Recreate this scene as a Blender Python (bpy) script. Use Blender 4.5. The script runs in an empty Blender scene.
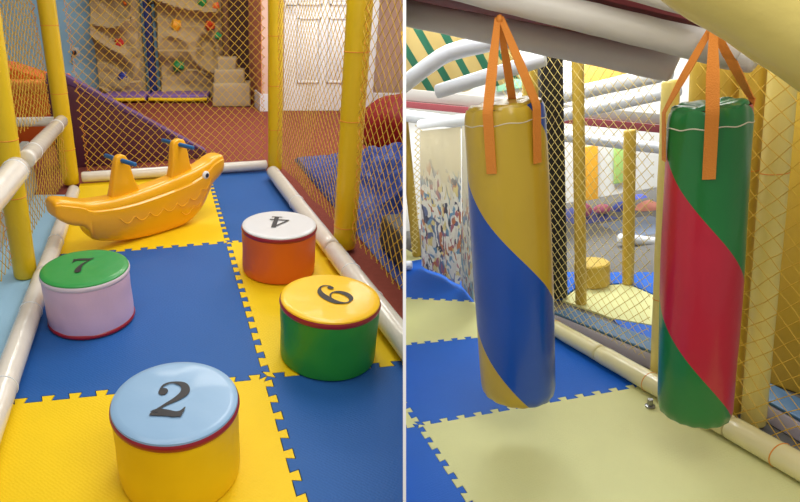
import bpy, bmesh, math, random
from mathutils import Vector, Matrix, noise
random.seed(7)
PI = math.pi
scn = bpy.context.scene
COL = scn.collection

# ------------------------------------------------------------------ camera
FPX, CU, CV = 560.0, 270.0, 251.0          # focal length in pixels, optical centre (shift lens)
EYE = Vector((0, 0, 1.22))
PITCH = math.atan2(560.0, 1229.0)
cd = bpy.data.cameras.new('camera')
cam = bpy.data.objects.new('camera', cd); COL.objects.link(cam)
cd.sensor_width = 36; cd.lens = 36 * FPX / 800; cd.shift_x = (400 - CU) / 800; cd.clip_start = .05
cam.location = EYE; cam.rotation_euler = (PI / 2 - PITCH, 0, 0)
scn.camera = cam

# ------------------------------------------------------------------ world, exposure
scn.view_settings.view_transform = 'Standard'; scn.view_settings.look = 'None'
scn.view_settings.gamma = 1; scn.view_settings.use_curve_mapping = False
scn.view_settings.exposure = 0.0
w = bpy.data.worlds.new('world'); scn.world = w; w.use_nodes = True
w.node_tree.nodes['Background'].inputs[0].default_value = (1.0, .96, .92, 1)
w.node_tree.nodes['Background'].inputs[1].default_value = .36

# two rooms stand side by side, each with its own level; the second one's frame
class Room:
    def __init__(s, down, H):
        up = -Vector(down).normalized()                     # in camera axes x right, y down, z forward
        fw = Vector((0, 0, 1)); fw = (fw - fw.dot(up) * up).normalized()
        rt = fw.cross(up); rt = rt if rt.x > 0 else -rt
        s.rt, s.fw, s.up, s.H = rt, fw, up, H
    def ray(s, u, v):
        r = Vector((u - CU, v - CV, FPX))
        return Vector((r.dot(s.rt), r.dot(s.fw), r.dot(s.up)))
    def at(s, u, v, h=0.0):                                 # where a sight line meets height h
        r = s.ray(u, v); t = (s.H - h) / -r.z
        return Vector((r.x * t, r.y * t, h))
    def py(s, u, v, y):                                     # where it meets depth y
        r = s.ray(u, v); t = y / r.y
        return Vector((r.x * t, y, r.z * t + s.H))
    def pp(s, u, v, a, b):                                  # where it meets the upright plane through a and b
        r = s.ray(u, v); n = Vector((-(b.y - a.y), b.x - a.x))
        t = n.dot(Vector((a.x, a.y))) / n.dot(Vector((r.x, r.y)))
        return Vector((r.x * t, r.y * t, r.z * t + s.H))
    def height(s, p, v):                                    # height on the upright through p seen at row v
        best, bh = 1e9, 0
        for i in range(600):
            h = i * .005; q = s.rt * p[0] + s.fw * p[1] + s.up * (h - s.H)
            e = abs(CV + FPX * q.y / q.z - v) if q.z > .05 else 1e9
            if e < best: best, bh = e, h
        return bh
LR = Room((0, 1229, 560), 1.22)
RR = Room((335, 1900, 560), 1.70)
CAMM = Matrix(((1, 0, 0), (0, -math.sin(PITCH), math.cos(PITCH)), (0, -math.cos(PITCH), -math.sin(PITCH))))  # camera axes -> world
def world_matrix(room):
    B = CAMM @ Matrix((room.rt, room.fw, room.up)).transposed()
    m = B.to_4x4(); m.translation = EYE - B @ Vector((0, 0, room.H)); return m
LR.M = Matrix.Identity(4); RR.M = world_matrix(RR)
PN = (CAMM @ Vector((FPX, 0, -(404.5 - CU)))).normalized()  # normal of the partition between the rooms
HALF = .0034

# ------------------------------------------------------------------ lights
def area(name, loc, rot, sx, sy, power, color, M=Matrix.Identity(4)):
    l = bpy.data.lights.new(name, 'AREA'); l.shape = 'RECTANGLE'; l.size = sx; l.size_y = sy; l.energy = power; l.color = color
    o = bpy.data.objects.new(name, l); COL.objects.link(o)
    o.matrix_world = M @ Matrix.Translation(loc) @ Matrix.Rotation(rot[1], 4, 'Y') @ Matrix.Rotation(rot[0], 4, 'X')
    return o
area('ceiling_and_fill_light', (-.4, 5.4, 2.9), (0, 0), 2.0, .6, 58, (1, .95, .86))
area('ceiling_and_fill_light', (-.7, 1.7, 3.0), (0, 0), 1.6, .8, 17, (1, .95, .88))
area('ceiling_and_fill_light', (2.2, 4.6, 2.9), (0, 0), 2.2, 1.0, 100, (.95, .98, 1), RR.M)
area('ceiling_and_fill_light', (3.4, 4.5, 2.9), (math.radians(55), 0), 3.4, .8, 118, (1, .99, .97), RR.M)  # unseen fill lamp, added and tilted forward to brighten the far wall
area('ceiling_and_fill_light', (.9, 2.6, 3.0), (0, 0), 1.2, 1.2, 44, (.97, .98, 1), RR.M)
area('ceiling_and_fill_light', (.7, .3, 2.6), (math.radians(35), 0), 1.6, 1.0, 25, (1, .97, .93), RR.M)

# ------------------------------------------------------------------ materials
def lin(c):
    return tuple(((x / 255) / 12.92 if x / 255 < .04045 else ((x / 255 + .055) / 1.055) ** 2.4) for x in c) + (1,)
def mat(name, c, rough=.5, spec=.5, metal=0, coat=0, bump=0, bscale=60, mott=0, mscale=6, trans=0):
    m = bpy.data.materials.new(name); m.use_nodes = True; nt = m.node_tree; b = nt.nodes['Principled BSDF']
    b.inputs['Base Color'].default_value = lin(c); b.inputs['Roughness'].default_value = rough
    b.inputs['Specular IOR Level'].default_value = spec; b.inputs['Metallic'].default_value = metal
    b.inputs['Coat Weight'].default_value = coat; b.inputs['Coat Roughness'].default_value = .12
    tc = nt.nodes.new('ShaderNodeTexCoord')
    if mott:
        n = nt.nodes.new('ShaderNodeTexNoise'); n.inputs['Scale'].default_value = mscale; n.inputs['Detail'].default_value = 5
        nt.links.new(tc.outputs['Object'], n.inputs['Vector'])
        r = nt.nodes.new('ShaderNodeMapRange'); r.inputs['To Min'].default_value = 1 - mott; r.inputs['To Max'].default_value = 1 + mott
        nt.links.new(n.outputs['Fac'], r.inputs['Value'])
        mx = nt.nodes.new('ShaderNodeVectorMath'); mx.operation = 'SCALE'; mx.inputs[0].default_value = lin(c)[:3]
        nt.links.new(r.outputs[0], mx.inputs['Scale']); nt.links.new(mx.outputs[0], b.inputs['Base Color'])
    if bump:
        n = nt.nodes.new('ShaderNodeTexNoise'); n.inputs['Scale'].default_value = bscale; n.inputs['Detail'].default_value = 4
        nt.links.new(tc.outputs['Object'], n.inputs['Vector'])
        k = nt.nodes.new('ShaderNodeBump'); k.inputs['Strength'].default_value = bump; k.inputs['Distance'].default_value = .01
        nt.links.new(n.outputs['Fac'], k.inputs['Height']); nt.links.new(k.outputs['Normal'], b.inputs['Normal'])
    return m
def mat_foam(name, c):                                      # mat surface with an embossed diamond grain
    m = mat(name, c, .5, .25, mott=.06, mscale=5); nt = m.node_tree; b = nt.nodes['Principled BSDF']
    tc = nt.nodes.new('ShaderNodeTexCoord'); mp = nt.nodes.new('ShaderNodeMapping'); mp.inputs['Rotation'].default_value = (0, 0, .6)
    nt.links.new(tc.outputs['Object'], mp.inputs['Vector'])
    v = nt.nodes.new('ShaderNodeTexVoronoi'); v.inputs['Scale'].default_value = 110; v.inputs['Randomness'].default_value = .35
    nt.links.new(mp.outputs[0], v.inputs['Vector'])
    k = nt.nodes.new('ShaderNodeBump'); k.inputs['Strength'].default_value = .25; k.inputs['Distance'].default_value = .004
    nt.links.new(v.outputs['Distance'], k.inputs['Height']); nt.links.new(k.outputs['Normal'], b.inputs['Normal'])
    return m
M = dict(
    blue=mat_foam('blue_foam', (38, 92, 162)), yellow=mat_foam('yellow_foam', (238, 200, 20)), pale=mat_foam('pale_green_foam', (222, 222, 158)), rblue=mat_foam('bright_blue_foam', (22, 98, 200)),
    post=mat('yellow_vinyl_padding', (222, 186, 14), .42, coat=.15, bump=.25, bscale=28, mott=.06),
    postr=mat('pale_yellow_vinyl_padding', (232, 212, 118), .4, coat=.25, bump=.2, bscale=25, mott=.08),
    posty=mat('golden_vinyl_padding', (206, 172, 60), .45, coat=.15, bump=.2, bscale=25, mott=.08),
    rail=mat('ivory_vinyl_padding', (222, 216, 204), .22, coat=.6, bump=.3, bscale=22, mott=.05),
    raily=mat('cream_vinyl_padding', (226, 216, 160), .2, coat=.6, bump=.25, bscale=20, mott=.05),
    greytube=mat('grey_white_vinyl_padding', (226, 230, 234), .34, coat=.3, bump=.35, bscale=18, mott=.06),
    dimtube=mat('dull_grey_vinyl_padding', (204, 199, 190), .5, coat=.1, bump=.3, bscale=18, mott=.08),
    net=mat('golden_net_cord', (206, 166, 44), .7), netr=mat('straw_net_cord', (226, 204, 122), .7), cord=mat('orange_lacing_cord', (222, 140, 40), .7),
    black=mat('black_print', (38, 36, 38), .5), red=mat('dark_red_piping', (150, 14, 36), .35, coat=.3),
    carpet=mat('russet_carpet', (142, 74, 62), .95, .1, bump=.8, bscale=260, mott=.16, mscale=40),
    maroon=mat('maroon_vinyl', (86, 34, 52), .6, bump=.2, bscale=14, mott=.07), purple=mat('purple_vinyl', (128, 92, 160), .5, mott=.05), plum=mat('plum_vinyl', (92, 56, 112), .5, mott=.05),
    mboard=mat('maroon_board', (140, 62, 66), .7, mott=.1), gboard=mat('grey_board', (176, 172, 164), .7, mott=.06),
    pblue=mat('pale_blue_paint', (160, 206, 234), .8, mott=.03), grey=mat('grey_paint', (150, 158, 160), .8, mott=.05),
    pink=mat('beige_pink_paint', (212, 176, 158), .8, mott=.03), peach=mat('peach_paint', (206, 128, 96), .8, mott=.03),
    white=mat('white_gloss_paint', (226, 226, 228), .35), pwhite=mat('white_partition', (250, 250, 250), .8), dark=mat('dark_brown_wood', (70, 38, 28), .7, mott=.15), brown=mat('brown_wood', (120, 84, 62), .7, mott=.1),
    navy=mat('navy_padding', (30, 44, 104), .5), orange=mat('orange_vinyl', (222, 104, 30), .5, mott=.05), strap=mat('orange_webbing', (224, 138, 50), .8, bump=.4, bscale=200, mott=.06),
    steel=mat('steel', (150, 150, 150), .3, metal=1), blackpad=mat('black_padding', (26, 22, 20), .5, mott=.1),
    lav=mat('lavender_vinyl', (216, 210, 230), .4, coat=.2, mott=.06), teal=mat('slate_blue_vinyl', (70, 112, 150), .45, mott=.06),
    rwall=mat('white_wall_paint', (232, 232, 226), .8, mott=.03), slab=mat('grey_screed', (110, 108, 104), .9, mott=.1),
    bluebar=mat('blue_plastic', (24, 92, 150), .35), eyew=mat('white_plastic', (235, 235, 235), .3), eyeb=mat('dark_blue_plastic', (20, 34, 70), .3),
    green=mat('leaf_green_vinyl', (52, 150, 70), .3, coat=.5), lime=mat('lime_panel', (176, 214, 120), .6), pinkc=mat('pink_fabric', (226, 130, 160), .8), bluec=mat('blue_fabric', (86, 100, 190), .8), salmon=mat('salmon_fabric', (226, 150, 130), .8),
)
def mat_rock():
    m = mat('tan_textured_rock', (176, 152, 116), .85, .2, bump=.6, bscale=30, mott=.14, mscale=7); return m
M['rock'] = mat_rock()
def mat_awning():
    m = mat('striped_awning_cloth', (60, 120, 90), .8); nt = m.node_tree; b = nt.nodes['Principled BSDF']
    tc = nt.nodes.new('ShaderNodeTexCoord'); s = nt.nodes.new('ShaderNodeSeparateXYZ'); nt.links.new(tc.outputs['Object'], s.inputs[0])
    a = nt.nodes.new('ShaderNodeMath'); a.operation = 'MULTIPLY'; a.inputs[1].default_value = 5.0; sk = nt.nodes.new('ShaderNodeMath'); sk.operation = 'MULTIPLY_ADD'; sk.inputs[1].default_value = .6; nt.links.new(s.outputs['Z'], sk.inputs[0]); nt.links.new(s.outputs['X'], sk.inputs[2]); nt.links.new(sk.outputs[0], a.inputs[0])
    f = nt.nodes.new('ShaderNodeMath'); f.operation = 'FRACT'; nt.links.new(a.outputs[0], f.inputs[0])
    r = nt.nodes.new('ShaderNodeValToRGB'); r.color_ramp.interpolation = 'CONSTANT'
    r.color_ramp.elements[0].color = lin((46, 110, 84)); r.color_ramp.elements[1].position = .36; r.color_ramp.elements[1].color = lin((186, 168, 112))
    nt.links.new(f.outputs[0], r.inputs[0]); nt.links.new(r.outputs[0], b.inputs['Base Color']); return m
M['awning'] = mat_awning()
def mat_banner():
    m = mat('printed_banner_cloth', (232, 226, 206), .6); nt = m.node_tree; b = nt.nodes['Principled BSDF']
    tc = nt.nodes.new('ShaderNodeTexCoord'); mp = nt.nodes.new('ShaderNodeMapping'); mp.inputs['Scale'].default_value = (1, 1, .6); nt.links.new(tc.outputs['Object'], mp.inputs[0])
    nz = nt.nodes.new('ShaderNodeTexNoise'); nz.inputs['Scale'].default_value = 9; nt.links.new(mp.outputs[0], nz.inputs['Vector'])
    ad = nt.nodes.new('ShaderNodeVectorMath'); ad.operation = 'MULTIPLY_ADD'; ad.inputs[1].default_value = (.16,) * 3
    nt.links.new(nz.outputs['Color'], ad.inputs[0]); nt.links.new(mp.outputs[0], ad.inputs[2])
    v = nt.nodes.new('ShaderNodeTexVoronoi'); v.inputs['Scale'].default_value = 32; nt.links.new(ad.outputs[0], v.inputs['Vector'])
    sp = nt.nodes.new('ShaderNodeSeparateColor'); nt.links.new(v.outputs['Color'], sp.inputs[0])
    r = nt.nodes.new('ShaderNodeValToRGB'); r.color_ramp.interpolation = 'CONSTANT'; e = r.color_ramp.elements
    e[0].color = lin((232, 230, 220)); e[1].position = .3; e[1].color = lin((136, 146, 176))
    for p, c in ((.42, (226, 214, 160)), (.52, (206, 150, 116)), (.62, (222, 220, 214)), (.76, (140, 176, 200)), (.86, (110, 112, 130)), (.93, (190, 136, 146))):
        q = e.new(p); q.color = lin(c)
    nt.links.new(sp.outputs[0], r.inputs[0])
    s = nt.nodes.new('ShaderNodeSeparateXYZ'); nt.links.new(tc.outputs['Object'], s.inputs[0])
    a2 = nt.nodes.new('ShaderNodeMath'); a2.operation = 'MULTIPLY_ADD'; a2.inputs[1].default_value = .5
    nt.links.new(nz.outputs['Fac'], a2.inputs[0]); nt.links.new(s.outputs['Z'], a2.inputs[2])
    mr = nt.nodes.new('ShaderNodeMapRange'); mr.inputs['From Min'].default_value = .9; mr.inputs['From Max'].default_value = 1.15; mr.inputs['To Min'].default_value = 1; mr.inputs['To Max'].default_value = 0
    nt.links.new(a2.outputs[0], mr.inputs[0])
    mx = nt.nodes.new('ShaderNodeMixRGB'); mx.inputs[1].default_value = lin((226, 218, 192)); nt.links.new(mr.outputs[0], mx.inputs[0]); nt.links.new(r.outputs[0], mx.inputs[2])
    nt.links.new(mx.outputs[0], b.inputs['Base Color']); return m
M['banner'] = mat_banner()
def mat_bag(name, c_top, c_band, ztop_edge, period, phi0):
    """two colours wound round a hanging bag; angle 0 faces phi0; the band starts ztop_edge high on its left side"""
    m = mat(name, c_top, .34, coat=.4, bump=.35, bscale=9); nt = m.node_tree; b = nt.nodes['Principled BSDF']; N = nt.nodes.new
    tc = N('ShaderNodeTexCoord'); s = N('ShaderNodeSeparateXYZ'); nt.links.new(tc.outputs['Object'], s.inputs[0])
    def mth(op, a, bb=None, c=None):
        n = N('ShaderNodeMath'); n.operation = op
        for i, x in enumerate((a, bb, c)):
            if x is None: continue
            if isinstance(x, (int, float)): n.inputs[i].default_value = x
            else: nt.links.new(x, n.inputs[i])
        return n.outputs[0]
    cp, sp_ = math.cos(phi0), math.sin(phi0)
    # rotate so that +X' points at angle 0 (towards the viewer side) and +Y' to the bag's right
    xr = mth('ADD', mth('MULTIPLY', s.outputs['X'], cp), mth('MULTIPLY', s.outputs['Y'], sp_))
    yr = mth('ADD', mth('MULTIPLY', s.outputs['X'], -sp_), mth('MULTIPLY', s.outputs['Y'], cp))
    ph = mth('ARCTAN2', yr, xr)
    drop = mth('ADD', mth('MULTIPLY', mth('ADD', ph, PI / 2), period / (2 * PI)), mth('MULTIPLY', mth('ADD', mth('SINE', ph), 1.0), -period * .012))
    t = mth('DIVIDE', mth('SUBTRACT', mth('SUBTRACT', ztop_edge, s.outputs['Z']), drop), period)
    fr = mth('FRACT', mth('ADD', t, 8.0))
    k = mth('LESS_THAN', fr, .5)
    mx = N('ShaderNodeMixRGB'); nt.links.new(k, mx.inputs[0]); mx.inputs[1].default_value = lin(c_top); mx.inputs[2].default_value = lin(c_band)
    nz = N('ShaderNodeTexNoise'); nz.inputs['Scale'].default_value = 5; nt.links.new(tc.outputs['Object'], nz.inputs['Vector'])
    mr = N('ShaderNodeMapRange'); mr.inputs['To Min'].default_value = .9; mr.inputs['To Max'].default_value = 1.1; nt.links.new(nz.outputs['Fac'], mr.inputs[0])
    vm = N('ShaderNodeVectorMath'); vm.operation = 'SCALE'; nt.links.new(mx.outputs[0], vm.inputs[0]); nt.links.new(mr.outputs[0], vm.inputs['Scale'])
    nt.links.new(vm.outputs[0], b.inputs['Base Color']); return m

# ------------------------------------------------------------------ building helpers
def props(o, label=None, cat=None, group=None, kind=None):
    if label: o['label'] = label
    if cat: o['category'] = cat
    if group: o['group'] = group
    if kind: o['kind'] = kind
    return o
def root(room, name, loc, label, cat, group=None, rz=0):
    o = bpy.data.objects.new(name, None); COL.objects.link(o); o.empty_display_size = .1
    o.matrix_world = room.M @ Matrix.Translation(loc) @ Matrix.Rotation(rz, 4, 'Z')
    return props(o, label, cat, group)
def build(bm, name, m, parent=None, room=None, loc=None, smooth=True, clip=False, rz=0):
    """bm in room coordinates when loc is given for a top-level mesh (origin moved to loc), else local to the parent"""
    if clip:                                                # nothing passes through the partition wall
        side = 1 if room is RR else -1
        W = room.M; Wi = W.inverted()
        co = Wi @ (EYE + PN * HALF * 1.3 * side); no = (W.to_3x3().transposed() @ PN) * side
        g = bmesh.ops.bisect_plane(bm, geom=bm.verts[:] + bm.edges[:] + bm.faces[:], plane_co=co, plane_no=no, clear_inner=True)
        ed = [e for e in g['geom_cut'] if isinstance(e, bmesh.types.BMEdge) and e.is_boundary]
        if ed: bmesh.ops.holes_fill(bm, edges=ed)
    if loc is not None and parent is None:
        bmesh.ops.translate(bm, vec=-Vector(loc), verts=bm.verts)
    me = bpy.data.meshes.new(name); bm.normal_update(); bm.to_mesh(me); bm.free()
    for ms in (m if isinstance(m, (list, tuple)) else [m]): me.materials.append(ms)
    for p in me.polygons: p.use_smooth = smooth
    if smooth: me.set_sharp_from_angle(angle=math.radians(40))
    o = bpy.data.objects.new(name, me); COL.objects.link(o)
    if parent is not None: o.parent = parent
    elif room is not None: o.matrix_world = room.M @ Matrix.Translation(loc if loc is not None else (0, 0, 0)) @ Matrix.Rotation(rz, 4, 'Z')
    return o
def frame_of(d):
    d = d.normalized(); a = Vector((0, 0, 1)) if abs(d.z) < .9 else Vector((1, 0, 0))
    x = d.cross(a).normalized(); return x, x.cross(d).normalized()
def tube(bm, pts, r, seg=20, caps=True, radii=None):
    pts = [Vector(p) for p in pts]; rings = []; x, y = frame_of(pts[1] - pts[0])
    for i, p in enumerate(pts):
        d = (pts[min(i + 1, len(pts) - 1)] - pts[max(i - 1, 0)]).normalized()
        x = (x - d * x.dot(d)).normalized(); y = d.cross(x)
        rr = radii[i] if radii else r
        rings.append([bm.verts.new(p + (x * math.cos(2 * PI * k / seg) + y * math.sin(2 * PI * k / seg)) * rr) for k in range(seg)])
    for a, b in zip(rings, rings[1:]):
        for k in range(seg): bm.faces.new((a[k], a[(k + 1) % seg], b[(k + 1) % seg], b[k]))
    if caps:
        bm.faces.new(rings[0][::-1]); bm.faces.new(rings[-1])
    return bm
def pad_tube(a, b, r, n=None, wob=.012, seg=22):
    """a foam sleeve: slightly uneven, rounded at its ends, with faint creases"""
    a, b = Vector(a), Vector(b); L = (b - a).length; d = (b - a) / L; n = n or max(8, int(L / .05))
    pts, rad = [], []
    for t, k in ((0, .78), (.004, .93), (.012, 1)):
        pts.append(a + d * t); rad.append(r * k)
    for i in range(1, n):
        s = i / n; pts.append(a + d * (L * s)); rad.append(r * (1 + wob * (noise.noise(Vector((s * L * 9, a.x * 7, a.y * 5 + a.z))) * 2)))
    for t, k in ((.012, 1), (.004, .93), (0, .78)):
        pts.append(b - d * t); rad.append(r * k)
    bm = bmesh.new(); tube(bm, pts, r, seg, radii=rad); return bm
def box(bm, x0, y0, z0, x1, y1, z1, bev=0):
    vs = [bm.verts.new((x, y, z)) for z in (z0, z1) for x, y in ((x0, y0), (x1, y0), (x1, y1), (x0, y1))]
    fs = [bm.faces.new([vs[i] for i in q]) for q in ((3, 2, 1, 0), (4, 5, 6, 7), (0, 1, 5, 4), (1, 2, 6, 5), (2, 3, 7, 6), (3, 0, 4, 7))]
    if bev:
        bmesh.ops.bevel(bm, geom=list({e for f in fs for e in f.edges}), offset=bev, segments=3, affect='EDGES', profile=.5)
    return bm
def prism(bm, pts, vec, bev=0):
    """closed outline of 3D points pushed along vec"""
    vec = Vector(vec); a = [bm.verts.new(p) for p in pts]; b = [bm.verts.new(Vector(p) + vec) for p in pts]; n = len(pts)
    fs = [bm.faces.new(a), bm.faces.new(b[::-1])] + [bm.faces.new((a[(i + 1) % n], a[i], b[i], b[(i + 1) % n])) for i in range(n)]
    bmesh.ops.recalc_face_normals(bm, faces=fs)
    if bev: bmesh.ops.bevel(bm, geom=list({e for f in fs for e in f.edges}), offset=bev, segments=3, affect='EDGES', profile=.5)
    return bm
def lathe(bm, prof, seg=64):
    rings = []
    for r, z in prof:
        rings.append([bm.verts.new((r * math.cos(2 * PI * k / seg), r * math.sin(2 * PI * k / seg), z)) for k in range(seg)] if r > 1e-6 else [bm.verts.new((0, 0, z))])
    for a, b in zip(rings, rings[1:]):
        for k in range(seg):
            if len(a) == 1: bm.faces.new((a[0], b[k], b[(k + 1) % seg]))
            elif len(b) == 1: bm.faces.new((a[k], b[0], a[(k + 1) % seg]))
            else: bm.faces.new((a[k], a[(k + 1) % seg], b[(k + 1) % seg], b[k]))
    bmesh.ops.recalc_face_normals(bm, faces=bm.faces); return bm
def torus(bm, c, ax, R, r, seg=20, s2=6):
    ax = Vector(ax).normalized(); x, y = frame_of(ax); c = Vector(c); rings = []
    for i in range(seg):
        a = 2 * PI * i / seg; d = x * math.cos(a) + y * math.sin(a)
        rings.append([bm.verts.new(c + d * (R + r * math.cos(2 * PI * k / s2)) + ax * (r * math.sin(2 * PI * k / s2))) for k in range(s2)])
    for i in range(seg):
        a, b = rings[i], rings[(i + 1) % seg]
        for k in range(s2): bm.faces.new((a[k], b[k], b[(k + 1) % s2], a[(k + 1) % s2]))
    return bm
def padded(room, name, a, b, r, m, label, cat, group, ties=(), clip=False, tie_mat=None, wob=.012):
    if m in (M['rail'], M['dimtube'], M['greytube']): tie_mat = M['greytube']
    a, b = Vector(a), Vector(b)
    o = build(pad_tube(a, b, r, wob=wob), name, m, room=room, loc=a, clip=clip); props(o, label, cat, group)
    for t in ties:
        tb = bmesh.new(); torus(tb, (b - a) * t, b - a, r * 1.005, .0022)
        build(tb, 'zip_tie', tie_mat or M['cord'], parent=o)
    return o
def net(room, label, group, O, U, w_, h_, pitch, r, m, V=(0, 0, 1), wob=.006, lace=None, clip=False):
    """knotted diamond netting: cords run both ways at 45 degrees, knots shared"""
    O, U, V = Vector(O), Vector(U).normalized(), Vector(V).normalized(); Nn = U.cross(V)
    def P(u, v):
        q = Vector((u * 7 + O.x * 3, v * 7, O.y * 3))
        return O + U * (u + wob * noise.noise(q)) + V * (v + wob * noise.noise(q + Vector((9, 0, 0)))) + Nn * (wob * 1.5 * noise.noise(q * .4 + Vector((0, 5, 0))))
    bm = bmesh.new(); step = pitch
    n = int((w_ + h_) / step) + 1
    for sgn in (1, -1):
        for i in range(n + 1):
            c = i * step
            # line u + v = c (sgn 1)  or  (w-u) + v = c (sgn -1)
            v0, v1 = max(0, c - w_), min(h_, c)
            if v1 - v0 < 1e-4: continue
            ks = [v0] + [k * step / 2 for k in range(int(v0 / step * 2) + 1, int(v1 / step * 2) + 1) if v0 < k * step / 2 < v1] + [v1]
            pts = []
            for v in ks:
                u = c - v if sgn == 1 else w_ - (c - v)
                pts.append(P(u, v))
            if len(pts) > 1: tube(bm, pts, r, 4, caps=False)
    o = build(bm, 'safety_net', m, room=room, loc=O, clip=clip)
    props(o, label, 'net', group)
    if lace:
        for u in lace:
            lb = bmesh.new(); pts = [U * (u + .012 * math.cos(i * 1.9)) + V * (i * .02) + Nn * (.012 * math.sin(i * 1.9)) for i in range(int(h_ / .02))]
            tube(lb, pts, .0018, 5, caps=False)
            build(lb, 'lacing_cord', M['cord'], parent=o)
    return o

# ------------------------------------------------------------------ interlocking mats
def seam(a, b, pitch=.085, depth=.027, flip=1):
    """a dovetailed edge from a to b (2D)"""
    a, b = Vector(a[:2]), Vector(b[:2]); L = (b - a).length; d = (b - a) / L; n = Vector((-d.y, d.x)) * flip
    k = max(1, round(L / pitch)); p = L / k; out = [a]
    for i in range(k):
        s = i * p
        for t, q in ((.22, -.5), (.14, .5), (.64, .5), (.56, -.5)):
            out.append(a + d * (s + t * p + p * .11) + n * depth * q)
    # start / end on the line itself
    out.append(b); return out
def straight(a, b): return [Vector(a[:2]), Vector(b[:2])]
def mat_tile(room, m, edges, label, group, th=.014, clip=False):
    """edges: list of (polyline, reversed?) going round the tile"""
    pts = []
    for e, rev in edges:
        e = e[::-1] if rev else e; pts += e[:-1]
    area2 = sum(pts[i].x * pts[(i + 1) % len(pts)].y - pts[(i + 1) % len(pts)].x * pts[i].y for i in range(len(pts)))
    if area2 < 0: pts.reverse()
    n = len(pts); ins = []
    for i in range(n):
        a, b, c = pts[i - 1], pts[i], pts[(i + 1) % n]
        d1, d2 = (b - a), (c - b)
        d1 = d1.normalized() if d1.length > 1e-9 else d2.normalized(); d2 = d2.normalized() if d2.length > 1e-9 else d1
        n1, n2 = Vector((-d1.y, d1.x)), Vector((-d2.y, d2.x)); nn = (n1 + n2)
        nn = nn.normalized() if nn.length > 1e-6 else n1
        ins.append(b + nn * (.0013 / max(.4, nn.dot(n1))))
    bm = bmesh.new(); top = [bm.verts.new((p.x, p.y, 0)) for p in ins]; bot = [bm.verts.new((p.x, p.y, -th)) for p in ins]
    f1 = bm.faces.new(top); f2 = bm.faces.new(bot[::-1])
    for i in range(n): bm.faces.new((bot[i], bot[(i + 1) % n], top[(i + 1) % n], top[i]))
    bm.normal_update(); bmesh.ops.triangulate(bm, faces=[f1, f2], ngon_method='EAR_CLIP')
    c = sum(ins, Vector((0, 0))) / n
    o = build(bm, 'foam_mat', m, room=room, loc=(c.x, c.y, 0), smooth=False, clip=clip)
    return props(o, label, 'floor mat', group)
def lerp(a, b, t): return Vector(a) + (Vector(b) - Vector(a)) * t
def line_x(p, q, r, s):
    """crossing of 2D lines pq and rs"""
    p, q, r, s = [Vector(v[:2]) for v in (p, q, r, s)]
    d1, d2 = q - p, s - r; den = d1.x * d2.y - d1.y * d2.x
    t = ((r.x - p.x) * d2.y - (r.y - p.y) * d2.x) / den
    return p + d1 * t

def struct(bm, name, m, room, loc=(0, 0, 0), clip=False, smooth=False):
    return props(build(bm, name, m, room=room, loc=loc, clip=clip, smooth=smooth), kind='structure')

# =================================================================== PARTITION between the two rooms
bm = bmesh.new()
cz0, cz1, yt, yb = 1.22, 8.5, -4.2, 4.2
def inplane(cy, cz): return EYE + CAMM @ Vector(((404.5 - CU) / FPX * cz, cy, cz))
quad = [inplane(-1.3, cz0), inplane(1.05, cz0), inplane(2.2, 2.4), inplane(2.2 * 3, cz1), inplane(-3.6, cz1)]
prism(bm, [p - PN * HALF for p in quad], PN * HALF * 2)
struct(bm, 'wall_partition', M['pwhite'], LR)

# =================================================================== LEFT ROOM: setting
bm = bmesh.new(); box(bm, -4.6, -.6, -.06, 3.2, 8.6, -.016); struct(bm, 'floor', M['carpet'], LR, clip=True)
YB = 7.82
c1 = LR.at(262, 110); cR = LR.at(403, 104)
fy = c1.y + .0
bm = bmesh.new(); box(bm, -4.6, YB, -.016, .4, YB + .08, 3.0); struct(bm, 'wall_back', M['pblue'], LR, clip=True)
bm = bmesh.new(); prism(bm, [(c1.x, fy, -.016), (2.4, fy + .45, -.016), (2.4, fy + .6, -.016), (.05, YB, -.016), (c1.x - .19, YB, -.016)], (0, 0, 3.0))
wf = struct(bm, 'wall_front', M['pink'], LR, clip=True)
bm = bmesh.new(); prism(bm, [(c1.x - .006, fy - .004, -.01), (c1.x - .20, YB - .003, -.01), (c1.x - .19, YB - .003, -.01), (c1.x + .002, fy - .0005, -.01)], (0, 0, 3.0))
struct(bm, 'wall_return', M['peach'], LR)
bm = bmesh.new(); box(bm, -4.6, -.6, -.016, -4.5, YB, 3.0); struct(bm, 'wall_left', M['grey'], LR)
# baseboards
bm = bmesh.new(); prism(bm, [(c1.x - .01, fy - .02, -.014), (.13, fy - .016, -.014), (.13, fy - .003, -.014), (c1.x - .01, fy - .006, -.014)], (0, 0, .20), .003)
prism(bm, [(c1.x - .024, fy - .02, -.014), (c1.x - .008, fy - .02, -.014), (c1.x - .075, fy + .3, -.014), (c1.x - .095, fy + .3, -.014)], (0, 0, .20), .003)
struct(bm, 'baseboard_front', M['white'], LR)
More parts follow.
